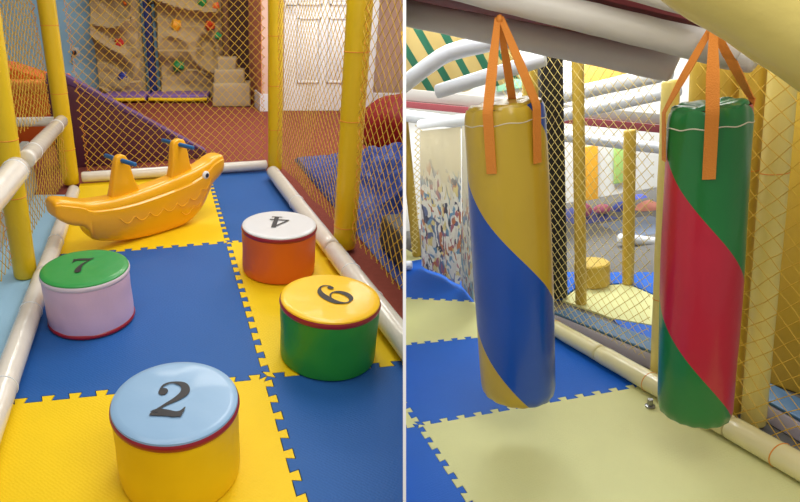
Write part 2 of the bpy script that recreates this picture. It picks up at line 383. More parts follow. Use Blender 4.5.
# door with panels, set in the front wall
dx0, dx1 = LR.at(283, 106).x, LR.at(352, 106).x
def fyat(x): return fy + .45 * (x - c1.x) / (2.4 - c1.x)
bm = bmesh.new(); ddy = fyat(dx0) - .022
box(bm, dx0, ddy, -.012, dx1, ddy + .02, 2.05, .002)
dr = struct(bm, 'door_1', M['white'], LR)
bm = bmesh.new()
def dz(v): return LR.height(Vector((dx0 + .2, ddy, 0)), v)
def dx(u): return LR.py(u, 60, ddy).x
for (a, b, z0, z1) in ((dx(297), dx(320), dz(83), dz(17)), (dx(327), dx(349), dz(83), dz(17)), (dx(297), dx(320), dz(17) + .12, 1.85), (dx(327), dx(349), dz(17) + .12, 1.85)):
    for q in ((a, z0, b, z0 + .022), (a, z1 - .022, b, z1), (a, z0, a + .022, z1), (b - .022, z0, b, z1)):
        box(bm, q[0], ddy - .018, q[1], q[2], ddy - .0005, q[3], .004)
    box(bm, a + .04, ddy - .006, z0 + .04, b - .04, ddy - .0005, z1 - .04, .004)
build(bm, 'door_panel', M['white'], parent=dr)
hp = LR.py(287, 5, ddy - .05)
bm = bmesh.new(); tube(bm, [(hp.x, ddy - .001, hp.z), (hp.x, ddy - .045, hp.z)], .009, 10); tube(bm, [(hp.x - .004, ddy - .045, hp.z), (hp.x + .10, ddy - .05, hp.z - .005)], .009, 10)
build(bm, 'door_handle', M['steel'], parent=dr)
bm = bmesh.new(); box(bm, dx1 + .01, ddy - .015, -.012, dx1 + .11, ddy + .01, 2.1, .004); box(bm, dx1 + .105, ddy - .005, -.012, dx1 + .2, ddy + .03, 2.1, .004); struct(bm, 'trim_1', M['white'], LR)
bm = bmesh.new(); box(bm, dx1 + .205, ddy - .004, -.012, 2.3, ddy + .024, .19, .004); struct(bm, 'baseboard_right', M['white'], LR, clip=True)

# rock climbing panels
def rock_panel(u0, u1, v0, y, seed, label, hole=None):
    a, b = LR.py(u0, 90, y), LR.py(u1, 90, y); x0, x1 = a.x, b.x; zt = 2.2
    nx, nz = 60, 110; bm = bmesh.new(); g = []
    for j in range(nz + 1):
        row = []
        for i in range(nx + 1):
            x = x0 + (x1 - x0) * i / nx; z = .0 + zt * j / nz
            q = Vector((x * 1.1 + seed, z * 2.5 + x * .7, seed))
            rdg = 1 - abs(noise.noise(q)) * 2.4
            d = .06 + .15 * max(0, rdg) ** 2 + .05 * noise.noise(q * .8 + Vector((3, 1, 2))) + .03 * noise.noise(Vector((x * 7, z * 9, seed)))
            t = (z * 2.7 + x * .6 + noise.noise(Vector((x * 1.6, z * 1.1, seed))) * 1.3) % 1; d += .05 * t
            if hole:
                hx, hz, hr = hole; dd = math.hypot((x - hx) / hr, (z - hz) / (hr * 1.7)); d -= .16 * max(0, 1 - dd * dd)
            e = min(i, nx - i) / 3; d *= min(1, e) * .9 + .1
            row.append(bm.verts.new((x, y - max(.004, d), z)))
        g.append(row)
    for j in range(nz):
        for i in range(nx): bm.faces.new((g[j][i], g[j][i + 1], g[j + 1][i + 1], g[j + 1][i]))
    bord = [e for e in bm.edges if e.is_boundary]
    ex = bmesh.ops.extrude_edge_only(bm, edges=bord)
    for v in [v for v in ex['geom'] if isinstance(v, bmesh.types.BMVert)]: v.co.y = y + .02
    bmesh.ops.recalc_face_normals(bm, faces=bm.faces)
    o = build(bm, 'climbing_wall_panel', M['rock'], room=LR, loc=((x0 + x1) / 2, y, 0)); return props(o, label, 'climbing wall', 'rock climbing panels on the back wall')
hc = LR.py(207, 52, 7.68)
rock_panel(100, 147, 92, 7.70, 2.3, 'tan rock climbing panel between the pale blue wall and the navy strip')
rock_panel(161, 224, 92, 7.70, 7.7, 'tan rock climbing panel between the navy strip and the dark doorway', (hc.x, hc.z, .13))
a, b = LR.py(148.5, 60, 7.70), LR.py(155.5, 60, 7.70)
bm = bmesh.new(); box(bm, a.x, 7.62, 0, b.x, 7.70, 2.2, .01)
props(build(bm, 'wall_pad', M['navy'], room=LR, loc=((a.x + b.x) / 2, 7.66, 0)), 'narrow navy blue padded strip between the two rock panels', 'wall pad')
def hold(u, v, c, s, label):
    p = LR.py(u, v, 7.56); bm = bmesh.new(); bmesh.ops.create_icosphere(bm, subdivisions=3, radius=s * 1.3)
    for q in bm.verts:
        q.co *= 1 + .5 * noise.noise(q.co * (2.6 / s) * .5 + Vector((u, v, 0))); q.co.y *= .75
    bmesh.ops.create_cone(bm, cap_ends=True, segments=10, radius1=s * .3, radius2=s * .3, depth=.14, matrix=Matrix.Translation((0, .08, 0)) @ Matrix.Rotation(PI / 2, 4, 'X'))
    o = build(bm, 'climbing_hold', mat('hold_' + label.split()[0], c, .5), room=LR); o.matrix_world = Matrix.Translation(p); props(o, label, 'climbing hold', 'climbing holds on the rock panels')
for h in ((128, 1, (240, 120, 30), .05, 'orange climbing hold above the red one on the panel beside the blue wall'), (119, 43, (190, 40, 34), .045, 'red climbing hold in the middle of the panel beside the blue wall'),
          (123, 77, (50, 64, 150), .045, 'blue climbing hold low on the panel beside the blue wall'), (176, 25, (236, 160, 30), .05, 'yellow climbing hold on the panel beside the doorway'),
          (178, 66, (40, 130, 66), .05, 'green climbing hold low on the panel beside the doorway'), (202, 2, (36, 140, 70), .045, 'green climbing hold high on the panel beside the doorway'),
          (210, 25, (210, 70, 30), .045, 'red-orange climbing hold above the dark hollow'), (218, 36, (40, 150, 90), .03, 'small green climbing hold at the edge of the dark hollow'),
          (216, 6, (236, 100, 40), .03, 'small orange climbing hold near the dark doorway'), (151, 1, (40, 40, 44), .035, 'dark climbing hold over the navy strip')):
    hold(*h)
# dark recess with a brown post, and the stepped pedestal in front
a, b = LR.py(222, 20, 7.76), LR.py(250, 20, 7.76)
bm = bmesh.new(); box(bm, a.x + .1, 7.70, -.012, b.x + .04, 7.79, 2.4, .004); dd_ = struct(bm, 'door_2', M['dark'], LR)
bm = bmesh.new(); tube(bm, [(a.x + .05, 7.70, -.01), (a.x + .05, 7.70, 2.3)], .05, 16)
props(build(bm, 'wooden_post', M['brown'], room=LR, loc=(a.x + .05, 7.70, 0)), 'brown wooden post beside the dark doorway', 'post')
bm = bmesh.new()
for (u0, u1, vt, vb, y0, y1) in ((213, 250, 84, 107, 6.93, 7.24), (214, 244, 70, 86, 7.02, 7.3), (217, 236, 58, 72, 7.12, 7.36)):
    p, q = LR.py(u0, vb, y0), LR.py(u1, vt, y0)
    box(bm, p.x, y0, max(0, p.z - .01) if vb < 100 else -.012, q.x, y1, q.z, .02)
bmesh.ops.subdivide_edges(bm, edges=bm.edges, cuts=3, use_grid_fill=True)
for v in bm.verts: v.co += Vector((noise.noise(v.co * 9), noise.noise(v.co * 9 + Vector((5, 0, 0))), noise.noise(v.co * 9 + Vector((0, 5, 0))) if v.co.z > .02 else 0)) * .012
props(build(bm, 'stepped_pedestal', mat('pale_tan_rock', (168, 150, 122), .85, .2, bump=.4, bscale=25, mott=.12), room=LR, loc=(-.5, 7.1, 0)), 'tan rock-look pedestal of stacked blocks beside the dark doorway', 'pedestal')
for (u0, u1, lab) in ((108, 151, 'purple landing cushion with yellow edge under the panel beside the blue wall'), (152, 211, 'purple landing cushion with yellow edge under the panel beside the doorway')):
    p, q = LR.at(u0, 98), LR.at(u1, 98)
    t = root(LR, 'landing_cushion', ((p.x + q.x) / 2, 7.26, 0), lab, 'cushion', 'landing cushions under the climbing panels'); W_ = (q.x - p.x) / 2 - .01
    bm = bmesh.new(); box(bm, -W_, -.02, .0, W_, .32, .085, .02); build(bm, 'cushion_top', M['purple'], parent=t)
    bm = bmesh.new(); tube(bm, [(-W_ + .01, -.03, .03), (-W_ * .3, -.055, .03), (W_ * .3, -.05, .03), (W_ - .01, -.03, .03)], .022, 12); build(bm, 'edge_piping', M['yellow'], parent=t)
# wall outlet
p = LR.py(76, 52, YB)
t = root(LR, 'wall_outlet', (p.x, YB, p.z), 'white wall outlet with a black plug on the pale blue wall', 'outlet')
bm = bmesh.new(); box(bm, -.045, -.012, -.055, .045, -.001, .055, .004); build(bm, 'face_plate', M['white'], parent=t)
bm = bmesh.new(); box(bm, -.035, -.05, -.03, .01, -.0125, .02, .006); tube(bm, [(-.01, -.045, -.02), (-.05, -.05, -.05), (-.06, -.04, -.16)], .006, 8); build(bm, 'plug', M['black'], parent=t)

# ramp (wedge)
pl = LR.at(207, 156); pr0 = Vector((-1.58, 4.28, 0)); hgt = LR.height(pr0, 66)
hp_ = LR.pp(62, 73, pl, pr0)
dirv = (Vector((hp_.x, hp_.y, 0)) - Vector((pl.x, pl.y, 0))); dn = Vector((dirv.y, -dirv.x, 0)).normalized(); dn = dn if dn.y > 0 else -dn
t = root(LR, 'soft_ramp', (pl.x, pl.y, 0), 'maroon wedge ramp with a purple sloping top behind the back net', 'ramp')
topL = Vector((dirv.x, dirv.y, hp_.z)); far = topL * 1.12; far.z = topL.z * .985
bm = bmesh.new(); prism(bm, [(0, 0, -.014), (0, 0, .015), topL - Vector((0, 0, .07)), far - Vector((0, 0, .07)), (far.x, far.y, -.014)], dn * .115, .004); build(bm, 'ramp_side', M['maroon'], parent=t)
bm = bmesh.new(); prism(bm, [(0, 0, .016), (0, 0, .045), topL, far, far - Vector((0, 0, .069)), topL - Vector((0, 0, .069))], dn * .12, .01); build(bm, 'ramp_top', M['plum'], parent=t)

# =================================================================== LEFT ROOM: mats, frame and nets
RLf, RLn = LR.at(75, 187, .054), LR.at(2, 392, .054); RRf, RRn = LR.at(272, 171, .054), LR.at(403, 340, .054)
dL = (RLn - RLf); dR = (RRn - RRf)
V3, V2, V1, V0 = LR.at(303, 501), LR.at(267, 376), LR.at(228, 242), LR.at(213, 190)
H1l, H2l, H2r = LR.at(113, 251), LR.at(0, 403), LR.at(403, 362.5)
H1r = Vector((V1.x, V1.y, 0)) + (H2r - V2)
colL0 = (RLf, RLn); colR0 = (RRf, RRn); farA, farB = LR.at(75, 184), LR.at(272, 168)
A1 = line_x(RLf, RLn, V1, H1l); A2 = line_x(RLf, RLn, V2, H2l); A0 = line_x(RLf, RLn, farA, farB)
B1 = line_x(RRf, RRn, V1, H1r); B2 = line_x(RRf, RRn, V2, H2r); B0 = line_x(RRf, RRn, farA, farB)
vfar = line_x(V1, V0, farA, farB)
A3 = Vector(RLf[:2]) + (A2 - Vector(RLf[:2])) * 1.0 + Vector(dL[:2]).normalized() * .95; B3 = B2 + Vector(dR[:2]).normalized() * .95
V3_ = Vector(V2[:2]) + (Vector(V3[:2]) - Vector(V2[:2])).normalized() * 1.0
v2, v1 = Vector(V2[:2]), Vector(V1[:2])
sv0 = seam(vfar, v1); sv1 = seam(v1, v2); sv2 = seam(v2, V3_)
sh1l = seam(A1, v1); sh1r = seam(v1, B1); sh2l = seam(A2, v2); sh2r = seam(v2, B2)
G = 'interlocking foam mats inside the left enclosure'
mat_tile(LR, M['yellow'], [(straight(A0, vfar), 0), (sv0, 0), (sh1l, 1), (straight(A1, A0), 0)], 'yellow foam mat under the fish-shaped rocker', G)
mat_tile(LR, M['blue'], [(straight(vfar, B0), 0), (straight(B0, B1), 0), (sh1r, 1), (sv0, 1)], 'blue foam mat beside the head of the rocker', G, clip=True)
mat_tile(LR, M['blue'], [(sh1l, 0), (sv1, 0), (sh2l, 1), (straight(A2, A1), 0)], 'blue foam mat under the white and green drum seat', G)
mat_tile(LR, M['yellow'], [(sh1r, 0), (straight(B1, B2), 0), (sh2r, 1), (sv1, 1)], 'yellow foam mat under the orange drum seat', G, clip=True)
mat_tile(LR, M['yellow'], [(sh2l, 0), (sv2, 0), (straight(V3_, A3), 0), (straight(A3, A2), 0)], 'yellow foam mat under the blue-topped drum seat', G)
mat_tile(LR, M['blue'], [(sh2r, 0), (straight(B2, B3), 0), (straight(B3, V3_), 0), (sv2, 1)], 'blue foam mat in front of the green drum seat', G, clip=True)

pA, pB, pC, pD = LR.at(71.5, 184), LR.at(26, 276.5), LR.at(275, 170), LR.at(344, 247.5)
GP = 'yellow padded posts of the left enclosure'
padded(LR, 'padded_post', (pA.x, pA.y, .0015), (pA.x + .03, pA.y, 2.1), .056, M['post'], 'yellow padded post at the far corner behind the rocker tail', 'post', GP, (.12, .3, .5))
bt = LR.pp(-4, 77, Vector((pB.x - .12, pB.y - .0, 0)), Vector((pB.x + .5, pB.y, 0)))
bt2 = Vector((pB.x, pB.y, 0)) + (bt - Vector((pB.x, pB.y, 0))) * 2.0
padded(LR, 'padded_post', (pB.x, pB.y, .0015), bt2, .052, M['post'], 'yellow padded post leaning beside the left net, beside the green-topped drum', 'post', GP, (.22, .36))
padded(LR, 'padded_post', (pC.x, pC.y, .0015), (pC.x, pC.y, 2.1), .054, M['post'], 'yellow padded post in front of the white door', 'post', GP, (.15, .3, .46))
padded(LR, 'padded_post', (pD.x, pD.y, .0015), (pD.x + .01, pD.y, 2.1), .059, M['post'], 'thick yellow padded post behind the green and yellow drum', 'post', GP, (.06, .32, .47))
GR = 'white padded rails of the left enclosure'
ux = Vector((1, 0, 0))
padded(LR, 'padded_rail', RLf + dL.normalized() * .07, pB * 1 + Vector((0.0, .06, .045)) if False else lerp(RLf, RLn, .60), .040, M['rail'], 'white padded floor rail under the rocker tail', 'rail', GR, (.3, .7))
padded(LR, 'padded_rail', lerp(RLf, RLn, .61), RLn + dL.normalized() * .8, .044, M['rail'], 'white padded floor rail beside the green-topped drum', 'rail', GR, (.2, .5))
fl, fr_ = Vector((pA.x, pA.y, .045)), Vector((pC.x, pC.y, .045)); df = (fr_ - fl).normalized()
padded(LR, 'padded_rail', fl + df * .075, fr_ - df * .065, .038, M['rail'], 'white padded floor rail along the back net behind the rocker', 'rail', GR, (.25, .6))
padded(LR, 'padded_rail', RRf + dR.normalized() * .02, lerp(RRf, RRn, .62), .047, M['rail'], 'white padded floor rail running behind the orange drum', 'rail', GR, (.5,))
padded(LR, 'padded_rail', lerp(RRf, RRn, .63), RRn + dR.normalized() * .5, .048, M['rail'], 'white padded floor rail running behind the green drum', 'rail', GR, (.2, .4), clip=True)
# upper rails at the left
ra = Vector((pA.x + .035, pA.y - .10, LR.height(pA, 118))); hB = LR.pp(18, 168, Vector((pB.x - .0, pB.y - .11, 0)), Vector((pB.x + .5, pB.y - .11, 0)))
padded(LR, 'padded_rail', ra, hB + (ra - hB).normalized() * .18, .042, M['rail'], 'white padded handrail sloping from the far corner post', 'rail', GR, (.2, .85))
nb = LR.at(-22, 215, hB.z - .02)
padded(LR, 'padded_rail', hB - (ra - hB).normalized() * .0 , nb, .052, M['rail'], 'white padded handrail nearer than the leaning post', 'rail', GR, (.1,))
rr0 = Vector((pA.x - .05, pA.y + .02, LR.height(pA, 122)))
padded(LR, 'padded_rail', rr0, rr0 + Vector((-.98, -.11, 0)), .032, M['rail'], 'white padded rail behind the far corner post, under the orange block', 'rail', GR)

GN = 'golden safety nets round the left enclosure'
def wallnet(a, b, z0, z1, label, pitch=.062, r=.0019, lace=None, clip=False, wob=.01, room=LR, m=None, g=GN):
    a, b = Vector((a.x, a.y, z0)), Vector((b.x, b.y, z0)); d = b - a
    return net(room, label, g, a, d, d.length, z1 - z0, pitch, r, m or M['net'], lace=([0.02, d.length - .02] if lace == 2 else [.02]) if lace else None, clip=clip, wob=wob)
wallnet(pA + ux * .115, pC - ux * .075, .09, 2.0, 'golden diamond net across the back, in front of the ramp', lace=2)
dAB = (pB - pA).normalized(); 
wallnet(pA + dAB * .09, pB - dAB * .08 - ux * .02, .09, ra.z - .07, 'golden net below the sloping handrail', lace=True)
wallnet(pA + dAB * .08 - ux * .05, pB - dAB * .08 - ux * .16, ra.z + .05, 2.0, 'golden net above the sloping handrail', lace=True)
pn = pB + dL.normalized() * 1.0 - ux * .02; pn.z = 0
wallnet(pB + dL.normalized() * .06 - ux * .03, pn - ux * .06, .10, hB.z - .06, 'golden net under the nearer handrail, left of the drum', lace=True)
wallnet(Vector((pA.x - 1.04, pA.y - .115, 0)), Vector((pA.x - .06, pA.y, 0)), rr0.z + .04, 2.0, 'golden net of the neighbouring bay in front of the orange block')
dCD = (pD - pC).normalized()
wallnet(pC + dCD * .085, pD - dCD * .09, .09, 2.0, 'golden net between the two right-hand posts', lace=2)
pE = pD + dCD * 1.2
wallnet(pD + dCD * .10, pE, .09, 2.0, 'golden net nearer than the thick post', lace=True, clip=True)

# beyond the nets
o1 = LR.py(-25, 90, 5.0); o2 = LR.py(50, 90, 5.0)
t = root(LR, 'foam_block', (o1.x, 5.0, 0), 'orange soft play block behind the left net', 'foam block')
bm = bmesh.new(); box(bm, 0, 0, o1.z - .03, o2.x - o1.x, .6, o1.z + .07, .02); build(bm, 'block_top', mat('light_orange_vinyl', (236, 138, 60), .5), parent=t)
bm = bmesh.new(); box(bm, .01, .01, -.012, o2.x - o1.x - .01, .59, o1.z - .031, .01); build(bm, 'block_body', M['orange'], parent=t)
bm = bmesh.new(); q = LR.py(-5, 80, 5.15); z_ = o1.z + .0715; prism(bm, [(q.x, 5.15, z_), (q.x + .45, 5.15, z_), (q.x + .08, 5.15, z_ + .12), (q.x, 5.15, z_ + .13)], (0, .3, 0), .01)
props(build(bm, 'foam_wedge', M['orange'], room=LR, loc=(q.x, 5.15, z_)), 'small orange wedge on top of the orange block', 'foam wedge')
nxt = Vector(RLf[:2]) + Vector(dL[:2]) * .0 - Vector((.05, 0)); nxn = Vector(RLn[:2]) + Vector(dL[:2]).normalized() * .8 - Vector((.05, 0))
mat_tile(LR, mat_foam('sky_blue_foam', (158, 198, 222)), [(straight(nxt, nxn), 0), (straight(nxn, nxn - Vector((1.3, 0))), 0), (straight(nxn - Vector((1.3, 0)), nxt - Vector((1.2, 0))), 0), (straight(nxt - Vector((1.2, 0)), nxt), 0)], 'sky blue foam mat outside the left net', 'foam mats outside the left enclosure')
bm = bmesh.new(); prism(bm, [(-1.46, 2.6, .0015), (-1.40, 2.6, .0015), (-1.60, 3.7, .0015), (-1.66, 3.7, .0015)], (0, 0, .34), .015)
props(build(bm, 'padded_barrier', mat('grey_beige_vinyl', (176, 176, 166), .6, mott=.08), room=LR, loc=(-1.5, 3.1, 0)), 'low grey-beige padded barrier behind the net below the sloping handrail', 'barrier')
# crumpled blue sheet, red beanbag and dark block right of the enclosure
bm = bmesh.new(); nx, ny = 70, 110; g = []
P00 = Vector(RRf[:2]) + Vector((.12, -.2)); 
for j in range(ny + 1):
    row = []
    for i in range(nx + 1):
        s, q = i / nx, j / ny
        base = lerp(Vector((.20, 4.50)), Vector((.67, 1.95)), q); x = base.x + s * 1.1; y = base.y + s * .1
        n1 = noise.noise(Vector((x * 3.2, y * 3.2, 1))); n2 = noise.noise(Vector((x * 8 + n1 * 2, y * 8, 4)))
        rise = min(1, s * 3) * min(1, .15 + q * 5)
        z = .012 + rise * (.16 + .14 * n1 + .07 * abs(n2)) + .012 * abs(n2)
        if min(s, 1 - s, q, 1 - q) < 1e-6: z = -.01
        if math.hypot((x - 1.29) / .72, (y - 4.55) / .60) < 1: z = min(z, .004)
        if q > .56: z = min(z, -.002 + max(0, .62 - q) * 1.4)
        row.append(bm.verts.new((x, y, max(z, -.01))))
    g.append(row)
for j in range(ny):
    for i in range(nx): bm.faces.new((g[j][i], g[j + 1][i], g[j + 1][i + 1], g[j][i + 1]))
bmesh.ops.recalc_face_normals(bm, faces=bm.faces)
props(build(bm, 'crumpled_sheet', mat('blue_tarpaulin', (36, 58, 130), .55, .3, mott=.12), room=LR, loc=(.9, 2.8, 0), clip=True), 'crumpled blue plastic sheet on the floor behind the right net', 'sheet')
bm = bmesh.new(); bmesh.ops.create_uvsphere(bm, u_segments=48, v_segments=32, radius=1)
for v in bm.verts:
    c = v.co; c.x *= .56; c.y *= .46; c.z = (c.z if c.z > 0 else c.z * .5) * .36
    c *= 1 + .10 * noise.noise(c * 5) + .05 * abs(noise.noise(c * 12))
rb = build(bm, 'beanbag', mat('crimson_vinyl', (118, 8, 6), .65, .2, mott=.1), room=LR)
bmc = bmesh.new(); bmc.from_mesh(rb.data); bmesh.ops.translate(bmc, vec=Vector((1.27, 4.5, .197)), verts=bmc.verts)
bpy.data.objects.remove(rb)
props(build(bmc, 'beanbag', bpy.data.materials['crimson_vinyl'], room=LR, loc=(1.02, 3.93, 0), clip=True), 'large crimson beanbag behind the right net, near the white trim', 'beanbag')
bm = bmesh.new(); prism(bm, [(.70, 1.95, -.012), (1.2, 2.0, -.012), (1.1, 2.85, -.012), (.58, 2.75, -.012)], (0, 0, .17), .02); bmesh.ops.translate(bm, vec=(0, 0, .022), verts=bm.verts)
props(build(bm, 'foam_block', mat('charcoal_vinyl', (66, 64, 66), .6, mott=.1), room=LR, loc=(.8, 2.0, 0), clip=True), 'charcoal foam block behind the right net, beside the blue sheet', 'foam block')

# =================================================================== drum seats
def cr(pts, n=8, closed=False):
    """smooth curve through 2D points with widths (x, y, w)"""
    P = [Vector(p) for p in pts]; out = []
    for i in range(len(P) - 1):
        p0, p1, p2, p3 = P[max(i - 1, 0)], P[i], P[i + 1], P[min(i + 2, len(P) - 1)]
        for k in range(n):
            t = k / n; out.append(.5 * ((2 * p1) + (p2 - p0) * t + (2 * p0 - 5 * p1 + 4 * p2 - p3) * t * t + (3 * p1 - p0 - 3 * p2 + p3) * t ** 3))
    out.append(P[-1]); return out
def stroke(bm, pts, z, smooth=True):
    q = cr(pts) if smooth else [Vector(p) for p in pts]; L, R_ = [], []
    for i, p in enumerate(q):
        d = Vector((q[min(i + 1, len(q) - 1)].x - q[max(i - 1, 0)].x, q[min(i + 1, len(q) - 1)].y - q[max(i - 1, 0)].y)); d = d.normalized() if d.length else Vector((1, 0))
        n = Vector((-d.y, d.x)) * p.z / 2
        L.append(bm.verts.new((p.x + n.x, p.y + n.y, z))); R_.append(bm.verts.new((p.x - n.x, p.y - n.y, z)))
    for i in range(len(q) - 1): bm.faces.new((R_[i], R_[i + 1], L[i + 1], L[i]))
def disc(bm, x, y, r, z):
    bm.faces.new([bm.verts.new((x + r * math.cos(2 * PI * k / 20), y + r * math.sin(2 * PI * k / 20), z)) for k in range(20)])
def poly(bm, pts, z): bm.faces.new([bm.verts.new((x, y, z)) for x, y in pts])
def digit(d):
    bm = bmesh.new()                                        # glyph box about 1 high, centred on the origin
    if d == 2:
        disc(bm, -.24, .20, .105, 0)
        stroke(bm, [(-.33, .22, .03), (-.27, .40, .055), (-.08, .485, .05), (.16, .42, .15), (.24, .22, .20), (.12, .02, .14), (-.10, -.18, .07), (-.30, -.38, .05), (-.34, -.46, .05)], .0002)
        stroke(bm, [(-.36, -.38, .02), (-.22, -.34, .10), (-.02, -.385, .15), (.16, -.42, .15), (.28, -.36, .10), (.34, -.22, .02)], .0004)
        poly(bm, [(-.37, -.48), (.30, -.48), (.33, -.40), (-.30, -.40)], .0006)
    if d == 4:
        poly(bm, [(.02, .5), (.2, .5), (.2, -.46), (.02, -.46)], 0)
        poly(bm, [(-.1, -.5), (.32, -.5), (.32, -.44), (-.1, -.44)], .0002)
        poly(bm, [(-.42, -.24), (.36, -.24), (.36, -.16), (-.42, -.16)], .0004)
        poly(bm, [(-.42, -.2), (-.34, -.2), (.13, .44), (.13, .5), (.08, .5)], .0006)
    if d == 6:
        disc(bm, .20, .30, .085, 0)
        stroke(bm, [(.27, .36, .03), (.14, .475, .05), (-.06, .44, .06), (-.24, .24, .16), (-.29, -.04, .21), (-.25, -.28, .17), (-.10, -.45, .06), (.06, -.475, .05), (.22, -.38, .13), (.28, -.19, .18), (.22, -.01, .13), (.06, .08, .05), (-.10, .03, .05), (-.2, -.08, .04)], .0002)
    if d == 7:
        poly(bm, [(-.36, .5), (-.31, .5), (-.26, .46), (-.26, .34), (-.36, .2)], 0)
        stroke(bm, [(-.33, .36, .02), (-.22, .43, .12), (0, .42, .15), (.2, .40, .12), (.34, .46, .06), (.36, .5, .03)], .0002)
        stroke(bm, [(.33, .46, .05), (.18, .26, .06), (.02, .04, .10), (-.06, -.2, .19), (-.07, -.38, .24), (-.07, -.44, .20)], .0004)
        disc(bm, -.07, -.38, .12, .0006)
    # to a thin solid decal
    for f in bm.faces:
        f.normal_update()
        if f.normal.z < 0: f.normal_flip()
    return bm
def drum(px, h, D, top, side, d, rot, label, dsz, doff=(0, 0), bottom=False, rim_top='red', rough=.33):
    r = D / 2; p = px
    t = root(LR, 'drum_seat', (p.x, p.y, .001), label, 'drum seat', None)
    rim = .009
    bm = bmesh.new()
    prof = [(0, 0), (r * .6, 0), (r - .012, .0), (r - .002, .006), (r, .02)]
    prof += [(r * (1 + .004 * math.sin(k * .9)), .02 + (h - .04) * k / 10) for k in range(1, 10)] + [(r, h - .02), (r - .001, h - .008), (r - .006, h - .004), (r * .5, h - .003), (0, h - .003)]
    lathe(bm, prof, 96)
    for v in bm.verts:
        if v.co.z > .015 and v.co.z < h - .015 and v.co.xy.length > r * .9:
            a = math.atan2(v.co.y, v.co.x); k = .0035 * noise.noise(Vector((math.cos(a) * 3 + p.x * 9, math.sin(a) * 3, v.co.z * 7 + d))) ; v.co.x *= 1 + k / r; v.co.y *= 1 + k / r
    build(bm, 'drum_side', mat('drum_side_%d' % d, side, .5, coat=.12, bump=.35, bscale=10, mott=.06, mscale=9), parent=t)
    bm = bmesh.new(); pr = [(r - .004, h - .003), (r + .0005, h - .001), (r - .001, h + .004), (r - .010, h + .0085)] + [(r * q, h + .0085 + .003 * (1 - q * q)) for q in (.88, .75, .6, .45, .3, .15, 0)]
    lathe(bm, pr, 96)
    for v in bm.verts:
        a = v.co.xy.length / r
        if a < .95: v.co.z += .0016 * noise.noise(Vector((v.co.x * 14, v.co.y * 14, d)))
    tp = build(bm, 'drum_top', mat('drum_top_%d' % d, top, .38, coat=.2, bump=.25, bscale=7), parent=t)
    rm = bmesh.new(); torus(rm, (0, 0, h - .009), (0, 0, 1), r - .004, .0085, 96, 10)
    for v in rm.verts: v.co.z = h - .011 + (v.co.z - h + .009) * 1.5
    build(rm, 'top_piping', M['red'] if rim_top == 'red' else mat('pale_piping', (214, 200, 214), .4), parent=t)
    if bottom:
        rm = bmesh.new(); torus(rm, (0, 0, .010), (0, 0, 1), r - .003, .0075, 96, 10)
        for v in rm.verts: v.co.z = max(.0005, .010 + (v.co.z - .010) * 1.25)
        build(rm, 'bottom_piping', M['red'], parent=t)
    g = digit(d)
    bmesh.ops.scale(g, vec=(dsz[0], dsz[1], 1), verts=g.verts); bmesh.ops.rotate(g, cent=(0, 0, 0), matrix=Matrix.Rotation(math.radians(rot), 3, 'Z'), verts=g.verts)
    bmesh.ops.triangulate(g, faces=g.faces); bmesh.ops.subdivide_edges(g, edges=g.edges, cuts=2, use_grid_fill=True)
    for v in g.verts:
        v.co.x += doff[0]; v.co.y += doff[1]; q = v.co.xy.length / r; v.co.z += h + .0085 + .003 * (1 - q * q) + .003
    build(g, 'printed_numeral', M['black'], parent=tp, smooth=False)
    return t
drum(Vector((-.253, 1.193, 0)), .238, .335, (136, 172, 204), (246, 204, 8), 2, -3, 'yellow drum seat with a pale blue top marked 2', (.122, .14), (-.006, -.010))
drum(Vector((.214, 1.752, 0)), .236, .353, (250, 200, 14), (34, 146, 46), 6, 38, 'green drum seat with a yellow top marked 6', (.130, .148), (.014, .002))
drum(Vector((.043, 2.462, 0)), .232, .350, (214, 214, 214), (226, 104, 22), 4, 172, 'orange drum seat with a pale grey top marked 4', (.12, .14), (-.005, .005))
drum(Vector((-.739, 2.007, 0)), .229, .341, (40, 146, 66), (216, 186, 214), 7, 10, 'lilac drum seat with a green top marked 7', (.11, .13), (-.012, .0), rim_top='pale', bottom=True)

